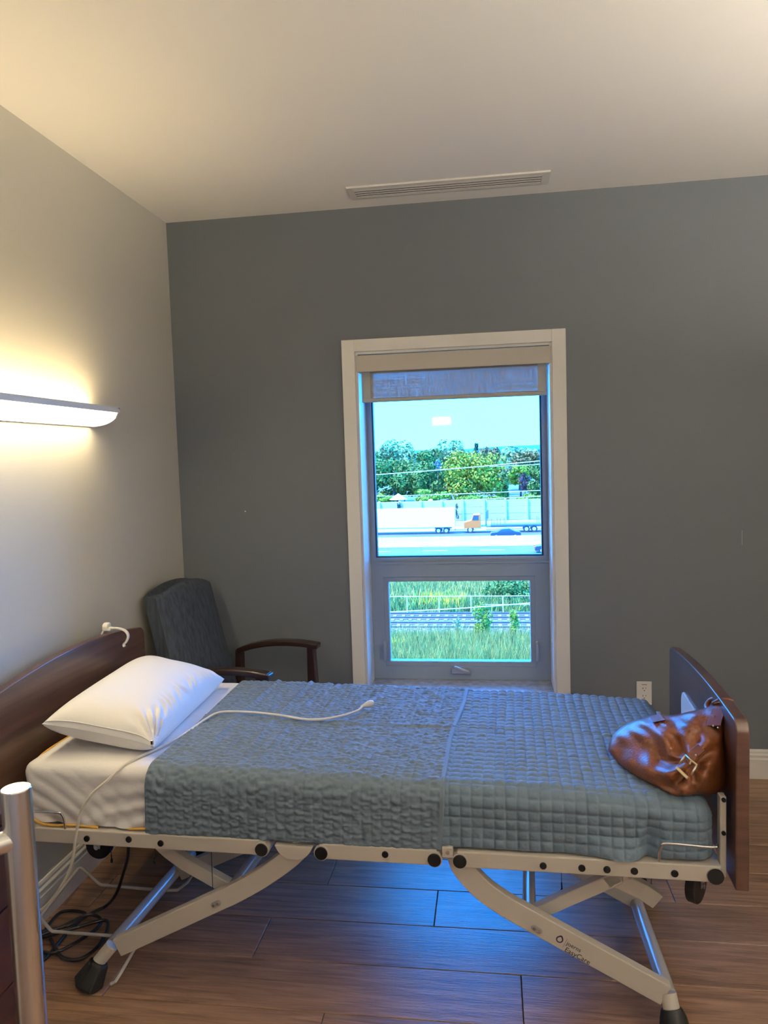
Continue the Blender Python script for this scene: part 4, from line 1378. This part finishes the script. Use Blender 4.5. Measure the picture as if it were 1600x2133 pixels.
o = tag(empty('concrete_barrier', (0, 123.4, G)), 'low pale concrete barrier at the foot of the noise wall', 'barrier')
for k in range(-17, 11):
    MB().prism([(-0.3, 0.04), (0.3, 0.04), (0.12, 0.4), (0.10, 1.35), (-0.10, 1.35), (-0.12, 0.4)], 'x', k * 4.0 + 0.01, k * 4.0 + 3.99).build('barrier_block', mt['concrete'], o)

# noise wall
nwall = tag(empty('noise_wall', (0, 126.5, G)), 'grey panelled noise wall behind the highway trucks', 'wall')
pa = at_y(1060, 1040, 126.5)
pitch_ = 3.65
pm_ = None
post_m = None
for k in range(-20, 14):
    xx = pa.x - 0.6 + k * pitch_
    hgt = pa.z - G + (0.0 if k > -4 else -0.25)
    if post_m is None:
        post_m = MB().box(-0.18, 0.18, -0.25, 0.25, 0, pa.z - G + 0.15)
        ob = post_m.build('wall_post', mt['noise_post'], nwall)
        post_d = ob.data
    else:
        ob = bpy.data.objects.new('wall_post', post_d)
        COL.objects.link(ob)
        ob.parent = nwall
    ob.location = (xx, 0, 0)
    for j in range(4):
        hh = (pa.z - G) / 4
        if pm_ is None:
            q_ = MB().box(0.18, pitch_ - 0.18, -0.08, 0.08, 0.02, hh - 0.02).build('wall_panel', mt['noise_panel'], nwall)
            pm_ = q_.data
        else:
            q_ = bpy.data.objects.new('wall_panel', pm_)
            COL.objects.link(q_)
            q_.parent = nwall
        q_.location = (xx, 0.02 * (j % 2), j * hh)

# railway tracks
for ya, yb, lab in ((53.05, 54.5, 'far railway track beside the wire fence'), (49.8, 51.25, 'near railway track with pale sleepers')):
    tr = tag(empty('railway_track', (0, (ya + yb) / 2, G)), lab, 'track', 'railway tracks')
    for yy in (ya, yb):
        dy_ = yy - (ya + yb) / 2
        MB().prism([(dy_ - 0.07, 0.10), (dy_ + 0.07, 0.10), (dy_ + 0.015, 0.14), (dy_ + 0.015, 0.22), (dy_ + 0.035, 0.24), (dy_ + 0.035, 0.27), (dy_ - 0.035, 0.27), (dy_ - 0.035, 0.24), (dy_ - 0.015, 0.22), (dy_ - 0.015, 0.14)],
                   'x', -45, 40).build('rail', mt['rail_steel'], tr)
    sl = None
    for k in range(-40, 24):
        if sl is None:
            q_ = MB().box(-0.13, 0.13, -1.25, 1.25, 0.0, 0.10).build('sleeper', mt['sleeper'], tr)
            sl = q_.data
        else:
            q_ = bpy.data.objects.new('sleeper', sl)
            COL.objects.link(q_)
            q_.parent = tr
        q_.location = (k * 0.68, 0, 0)

# galvanised fence on the far side of the tracks
fe = tag(empty('wire_fence', (0, 55.4, G)), 'thin galvanised fence posts and rails beyond the tracks', 'fence')
for px in [849 + 66.5 * k for k in range(-11, 12)]:
    b_ = at_y(px, 1281, 55.4)
    MB().cyl((b_.x, 0, 0), (b_.x, 0, 1.42), 0.045, 8).build('fence_post', mt['fence_metal'], fe)
MB().cyl((-32, 0, 1.38), (22, 0, 1.38), 0.03, 8).build('top_rail', mt['fence_metal'], fe)
MB().cyl((0.5, 0, 0.70), (8, 0, 0.70), 0.025, 8).build('mid_rail', mt['fence_metal'], fe)

# overhead wires
for k, (a_, b_, y_, r_, lab) in enumerate((((700, 995), (1200, 953), 84, 0.055, 'thick pale overhead wire crossing high in front of the trees'),
                                          ((700, 1036), (1200, 1018), 84, 0.04, 'overhead wire just above the noise wall'),
                                          ((700, 1050), (1200, 1030), 84, 0.04, 'lowest overhead wire along the noise wall top'),
                                          ((1020, 972), (1200, 960), 96, 0.035, 'short overhead wire by the right-hand trees'),
                                          ((700, 1280), (1230, 1246), 44, 0.035, 'slanting wire crossing above the railway tracks'))):
    A_, B_ = at_y(*a_, y_), at_y(*b_, y_)
    m_ = A_.lerp(B_, 0.5) - Vector((0, 0, 0.12))
    d0 = (A_ - B_).normalized()
    o = MB().tube(smooth_path([A_, m_, B_], 10), r_, 6).build('overhead_wire', mt['wire'])
    tag(o, lab, 'wire', 'overhead wires')


def foliage(c, rx, ry, rz, n, leaf, seed, lobes=14, conic=False):
    """leaf quads scattered over lobes of an ellipsoid crown, with a solid inner core"""
    r = np.random.default_rng(seed)
    cen, rad = [], []
    for i in range(lobes):
        a = r.uniform(0, 2 * math.pi)
        zz = r.uniform(-0.75, 0.75)
        q_ = math.sqrt(max(0, 1 - zz * zz)) * r.uniform(0.35, 0.72)
        if conic:
            q_ = (1 - (zz + 0.75) / 1.6) * 0.75
        cen.append((q_ * math.cos(a) * rx, q_ * math.sin(a) * ry, zz * rz * 0.92))
        rad.append(r.uniform(0.26, 0.42) * (0.6 if conic else 1))
    cen, rad = np.array(cen), np.array(rad)
    k = r.integers(0, lobes, n)
    d = r.normal(size=(n, 3))
    d /= np.linalg.norm(d, axis=1)[:, None]
    p = cen[k] + d * (rad[k] * r.uniform(0.75, 1.08, n))[:, None] * np.array([rx, ry, rz])
    nn = d + r.normal(size=(n, 3)) * 0.55
    nn /= np.linalg.norm(nn, axis=1)[:, None]
    t1 = np.cross(nn, r.normal(size=(n, 3)))
    t1 /= np.linalg.norm(t1, axis=1)[:, None]
    t2 = np.cross(nn, t1)
    s = (leaf * r.uniform(0.6, 1.3, n))[:, None]
    V = np.stack([p - t1 * s, p - t2 * s * 0.6, p + t1 * s, p + t2 * s * 0.6], 1).reshape(-1, 3) + np.array(c)
    F = np.arange(4 * n).reshape(-1, 4)
    return V, F


def plant(name, label, cat, base, c, rx, ry, rz, n, leaf, mat, seed, conic=False, group=None, lobes=14, trunk=True):
    root = tag(empty(name, base), label, cat, group)
    V, F = foliage((c[0] - base[0], c[1] - base[1], c[2] - base[2]), rx, ry, rz, n, leaf, seed, lobes, conic)
    me = bpy.data.meshes.new('foliage')
    me.from_pydata(V.tolist(), [], F.tolist())
    f_ = finish('foliage', me, mat, root)
    f_['kind'] = 'stuff'
    if trunk:
        h_ = c[2] - base[2]
        MB().tube([(0, 0, 0), (0.05, 0, h_ * 0.5), (c[0] - base[0], 0, h_)], rx * 0.07, 8, rads=[rx * 0.08, rx * 0.06, rx * 0.03]).build('trunk', mt['bark'], root, smooth=True)
    return root


def tree(px, ptop, pbot, pw, Y, mat, label, seed, n=3200, conic=False, leaf=0.42, lobes=16):
    t_ = at_y(px, ptop, Y)
    b_ = at_y(px, pbot, Y)
    rx = pw / 2 / FPX * (Y + 3.6)
    rz = (t_.z - b_.z) / 2
    c = (t_.x, Y, (t_.z + b_.z) / 2)
    return plant('conifer_tree' if conic else 'leafy_tree', label, 'tree', (t_.x, Y, G), c, rx, rx * 0.8, rz, n, leaf, mat, seed, conic, 'trees beyond the noise wall', lobes)


tree(1085, 930, 1010, 150, 255, LEAF['pale'], 'broad pale tree row on the right below the hills', 1, 3000, leaf=0.6)
tree(822, 912, 1020, 110, 205, LEAF['pale'], 'tall pale rounded tree at the left rising above the horizon', 2, 4200, leaf=0.42)
tree(935, 914, 1020, 100, 205, LEAF['pale'], 'pale bluish tree behind the large yellow-green tree', 3, 4000, leaf=0.42)
tree(992, 916, 990, 24, 240, LEAF['dark'], 'narrow dark conifer poking above the yellow-green tree', 4, 900, True, leaf=0.5)
tree(1022, 932, 1010, 60, 225, LEAF['brown'], 'brownish green tree right of the dark conifer', 5, 1600, leaf=0.5)
tree(885, 935, 1030, 90, 185, LEAF['deep'], 'dark green tree between the two pale trees', 6, 3000, leaf=0.42)
tree(820, 950, 1048, 130, 160, LEAF['deep'], 'wide deep green tree at the left behind the pavilion', 7, 5200, leaf=0.36)
tree(895, 962, 1050, 96, 156, LEAF['deep'], 'deep green tree left of the large yellow-green tree', 8, 4200, leaf=0.34)
tree(911, 955, 985, 24, 154, LEAF['blue'], 'small blue spruce top among the green crowns', 9, 700, True, leaf=0.25)
tree(985, 934, 1050, 140, 148, LEAF['lime'], 'largest rounded yellow-green tree in the middle of the view', 10, 7800, leaf=0.32, lobes=26)
tree(1045, 985, 1045, 34, 158, LEAF['deep'], 'dark green tree at the right flank of the largest tree', 11, 1500, leaf=0.32)
tree(1084, 968, 1015, 56, 215, LEAF['fresh'], 'fresh green tree over the side street', 12, 1800, leaf=0.4)
tree(1100, 942, 975, 70, 240, LEAF['brown'], 'olive tree mass at the upper right of the view', 13, 1800, leaf=0.5)
tree(1093, 984, 1022, 24, 205, LEAF['plum'], 'small plum-coloured tree beside the side street', 14, 900, leaf=0.3)
tree(1126, 968, 1045, 56, 175, LEAF['deep'], 'green tree at the right edge of the upper pane', 15, 2600, leaf=0.36)
tree(760, 940, 1050, 90, 165, LEAF['deep'], 'deep green tree at the far left behind the window frame', 16, 2600, leaf=0.4)


for nm_x, (x0_, x1_), sd in (('left', (-75, -22), 61), ('right', (22, 60), 62)):
    Vs, Fs, n0 = [], [], 0
    r_ = np.random.default_rng(sd)
    for x_ in np.arange(x0_, x1_, 7.0):
        h_ = r_.uniform(8.5, 12.5)
        V, F = foliage((x_, 150 + r_.uniform(-6, 14), G + h_ * 0.52), 5.2, 4.5, h_ * 0.5, 1600, 0.42, int(r_.integers(1e6)), 16)
        Vs.append(V)
        Fs.append(F + n0)
        n0 += len(V)
    me = bpy.data.meshes.new('tree_belt')
    me.from_pydata(np.concatenate(Vs).tolist(), [], np.concatenate(Fs).tolist())
    tag(finish('tree_belt', me, LEAF['deep']), 'deep green tree belt beyond the noise wall, hidden by the %s window jamb' % nm_x, 'trees', kind='stuff')


def shrub(px, ptop, pbot, pw, Y, mat, label, seed, n, leaf, base_z=None, lobes=10):
    t_ = at_y(px, ptop, Y)
    b_ = at_y(px, pbot, Y)
    rx = pw / 2 / FPX * (Y + 3.6)
    rz = (t_.z - b_.z) / 2
    return plant('shrub', label, 'shrub', (t_.x, Y, G), (t_.x, Y, (t_.z + b_.z) / 2), rx, rx * 0.8, rz, n, leaf, mat, seed, False, 'shrubs outside', lobes)


shrub(800, 1028, 1056, 56, 136, LEAF['fresh'], 'bright hedge left of the pavilion above the noise wall', 21, 1500, 0.25)
shrub(900, 1020, 1052, 90, 138, LEAF['fresh'], 'bright lime hedge under the deep green trees', 22, 2200, 0.25)
shrub(1000, 1030, 1052, 110, 139, LEAF['fresh'], 'low hedge under the largest yellow-green tree', 23, 2000, 0.25)
shrub(1105, 1028, 1050, 60, 140, LEAF['fresh'], 'low bright hedge right of the side street', 24, 1200, 0.25)
shrub(1075, 1198, 1278, 170, 61, LEAF['deep'], 'large dark green bush on the bank behind the wire fence', 25, 5200, 0.13, lobes=22)
shrub(1003, 1256, 1336, 48, 46.6, LEAF['fresh'], 'leafy green sapling in front of the tracks, the largest', 26, 1500, 0.085)
shrub(1069, 1268, 1336, 34, 46.4, LEAF['fresh'], 'slim leafy sapling in front of the tracks at the right', 27, 900, 0.08)
shrub(950, 1286, 1330, 18, 46.5, LEAF['pale'], 'thin wispy sapling left of the leafy ones', 28, 260, 0.07)


def blades(name, label, x0, x1, y0, y1, n, h0, h1, w, mat, seed, cat='grass'):
    r = np.random.default_rng(seed)
    X, Y = r.uniform(x0, x1, n), r.uniform(y0, y1, n)
    Hh = r.uniform(h0, h1, n)
    a = r.uniform(0, 2 * math.pi, n)
    lx, ly = r.normal(size=n) * Hh * 0.25, r.normal(size=n) * Hh * 0.25
    Z0 = np.full(n, G + 0.0)
    dx, dy_ = np.cos(a) * w, np.sin(a) * w
    V = np.stack([np.stack([X - dx, Y - dy_, Z0], -1), np.stack([X + dx, Y + dy_, Z0], -1), np.stack([X + lx, Y + ly, Z0 + Hh], -1)], 1).reshape(-1, 3)
    me = bpy.data.meshes.new(name)
    me.from_pydata(V.tolist(), [], np.arange(3 * n).reshape(-1, 3).tolist())
    return tag(finish(name, me, mat), label, cat, kind='stuff')


blades('tall_grass', 'tall green grass below the railway tracks', -22, 14, 34.0, 46.6, 60000, 0.5, 1.2, 0.035, mt['green_grass'], 41)
blades('dry_grass', 'pale dry grass stalks below the railway tracks', -22, 14, 39.0, 47.0, 22000, 0.6, 1.45, 0.018, mt['straw'], 42)
blades('bank_grass', 'rough green grass on the bank behind the fence', -30, 20, 55.6, 75.0, 38000, 0.3, 0.9, 0.06, mt['green_grass'], 43)
blades('bank_straw', 'dry pale stalks on the bank behind the fence', -30, 20, 59.0, 75.0, 21000, 0.3, 1.0, 0.05, mt['straw'], 44)
p_ = at_z(945, 1262, G)
blades('goldenrod_flowers', 'yellow goldenrod flowers on the bank', p_.x - 3.4, p_.x + 1.0, 57.5, 61.5, 320, 0.6, 1.1, 0.07, mt['flower'], 45, 'flowers')
p_ = at_z(822, 1362, G)
blades('goldenrod_tuft', 'small yellow flower tuft in the tall grass', p_.x - 0.28, p_.x + 0.28, p_.y - 0.3, p_.y + 0.3, 60, 0.9, 1.25, 0.05, mt['flower'], 46, 'flowers')


# vehicles
def wheel(parent, x, y, z, r, w=0.28):
    w_ = MB().cyl((x, y - w / 2, z), (x, y + w / 2, z), r, 20).build('wheel', mt['tyre'], parent, smooth='auto')
    MB().cyl((x, y - w / 2 - 0.03, z), (x, y + w / 2 + 0.03, z), r * 0.55, 14).build('hub', mt['hub'], w_, smooth='auto')


TY = 116.0
tl_ = at_y(948, 1085, TY).x
trl = tag(empty('box_trailer', (tl_ - 7.5, TY, G + 0.04)), 'long white box trailer on the highway', 'trailer')
MB().box(-7.6, 7.5, 0.0, 2.5, 1.05, 4.05).build('box_body', mt['truck_white'], trl, bevel=0.04)
MB().box(-7.3, 4.2, 0.05, 0.12, 0.50, 1.08).build('side_skirt', mt['truck_white'], trl)
for x_ in (4.8, 6.05):
    for y_ in (0.30, 2.2):
        wheel(trl, x_, y_, 0.51, 0.51)
MB().box(4.0, 6.9, 0.3, 2.2, 0.80, 1.08).build('bogie', mt['truck_grey'], trl)
for s_ in (0.1, 2.2):
    MB().box(-6.6, -6.4, s_ + 0.1, s_ + 0.2, 0.0, 1.05).build('landing_leg', mt['truck_grey'], trl)
MB().box(7.4, 7.5, 0.3, 2.2, 0.5, 0.65).build('rear_bumper', mt['truck_grey'], trl)

fx = at_y(967, 1100, TY).x
ftk = tag(empty('flatbed_truck', (fx, TY + 0.3, G + 0.04)), 'orange-cabbed flatbed truck behind the box trailer', 'truck')
cb = MB().prism([(0.0, 0.75), (0.0, 1.75), (0.9, 1.95), (1.15, 2.05), (1.45, 2.95), (2.55, 2.95), (2.65, 0.85), (0.95, 0.75)], 'y', 0.1, 2.3).build('cab', mt['truck_orange'], ftk, bevel=0.05)
MB().prism([(1.30, 2.08), (1.55, 2.80), (2.30, 2.80), (2.30, 2.08)], 'y', 0.07, 2.33).build('side_window', mt['car_glass'], cb)
MB().box(-0.06, 0.06, 0.2, 2.2, 0.45, 0.85).build('front_bumper', mt['hub'], cb)
MB().box(-0.05, 0.02, 0.5, 1.9, 0.9, 1.65).build('grille', mt['truck_grey'], cb)
MB().box(1.7, 3.5, 0.15, 0.6, 0.35, 0.95).build('fuel_tank', mt['truck_white'], ftk, bevel=0.05)
MB().box(2.7, 13.5, 0.2, 2.2, 0.85, 1.10).build('chassis', mt['truck_grey'], ftk)
MB().box(4.2, 14.0, 0.0, 2.45, 1.12, 1.34).build('flat_deck', mt['truck_grey'], ftk)
MB().box(3.35, 3.6, 0.9, 1.3, 1.1, 3.4).box(3.6, 3.9, 0.95, 1.25, 2.2, 3.6).build('loader_mast', mt['truck_grey'], ftk)
for x_, h_ in ((4.3, 2.3), (4.7, 1.9), (5.2, 2.4), (5.7, 2.3), (6.3, 2.3), (6.5, 2.2), (11.4, 2.5), (11.7, 2.4)):
    MB().box(x_, x_ + 0.08, 0.05, 0.13, 1.3, h_).build('stake', mt['truck_grey'], ftk)
for x_ in (0.95, 9.8, 11.0):
    for y_ in (0.25, 2.15):
        wheel(ftk, x_, y_, 0.52, 0.52)


def car(loc, label, red=False, flip=False):
    c_ = tag(empty('car', loc, math.pi if flip else 0), label, 'car')
    bd_ = MB().prism([(-2.2, 0.28), (-2.25, 0.62), (-2.1, 0.85), (-1.2, 0.95), (-0.6, 1.36), (0.55, 1.42), (1.35, 1.02), (2.1, 0.92), (2.25, 0.65), (2.2, 0.28)], 'y', 0.0, 1.8).build('body', mt['car_dark'], c_, bevel=0.06)
    MB().prism([(-1.05, 0.96), (-0.55, 1.31), (0.5, 1.36), (1.15, 1.02)], 'y', -0.02, 1.82).build('side_glass', mt['car_glass'], bd_)
    for x_ in (-1.4, 1.38):
        for y_ in (0.12, 1.68):
            wheel(c_, x_, y_, 0.32, 0.32, 0.22)
    if red:
        MB().box(-2.28, -2.12, 0.02, 0.5, 0.66, 0.84).box(-2.28, -2.12, 1.3, 1.78, 0.66, 0.84).build('tail_lamps', mt['car_red'], bd_)
    return c_


cpos = at_z(1053, 1117, G)
car((cpos.x, 108.2, G + 0.04), 'dark sedan passing in front of the flatbed truck')
cpos = at_y(1110, 1150, 91.0)
car((cpos.x + 2.5, 91.0, G + 0.04), 'dark car with red tail lamp at the right edge of the pane', True)

# small pavilion and a street globe above the noise wall
pv = at_y(830, 1040, 134)
pav = tag(empty('pavilion', (pv.x, 134, G)), 'small pavilion with a pointed pale roof above the noise wall', 'pavilion')
rf_z = at_y(830, 1028, 134).z - G
MB().cyl((0, 0, rf_z - 1.1), (0, 0, rf_z), 1.7, 8, r1=0.05).build('roof', mt['concrete'], pav)
for a in range(4):
    MB().cyl((1.2 * math.cos(a * math.pi / 2 + 0.4), 1.2 * math.sin(a * math.pi / 2 + 0.4), 0), (1.2 * math.cos(a * math.pi / 2 + 0.4), 1.2 * math.sin(a * math.pi / 2 + 0.4), rf_z - 1.0), 0.12, 8).build('column', mt['truck_grey'], pav)
gv = at_y(897, 1043, 128.5)
gl_ = tag(empty('road_sign', (gv.x, 128.5, G)), 'white oval sign on a pole behind the noise wall', 'sign')
MB().cyl((0, 0, 0), (0, 0, gv.z - G), 0.08, 8).build('sign_pole', mt['fence_metal'], gl_)
MB().sphere((0, 0, gv.z - G), 0.42, scale=(1, 0.15, 0.75)).build('sign_plate', mt['truck_white'], gl_, smooth=True)
# climbing plants on the noise wall
for px, pt_, pb_, lab, sd in ((831, 1044, 1064, 'dark ivy patch hanging on the noise wall below the pavilion', 51), (952, 1048, 1085, 'thin ivy streak on the noise wall beside the trailer end', 52)):
    t_ = at_y(px, pt_, 126.0)
    b_ = at_y(px + 3, pb_, 126.0)
    plant('ivy', lab, 'ivy', (t_.x, 125.9, b_.z), (t_.x, 125.9, (t_.z + b_.z) / 2), 0.35, 0.12, (t_.z - b_.z) / 2, 260, 0.12, LEAF['dark'], sd, trunk=False)
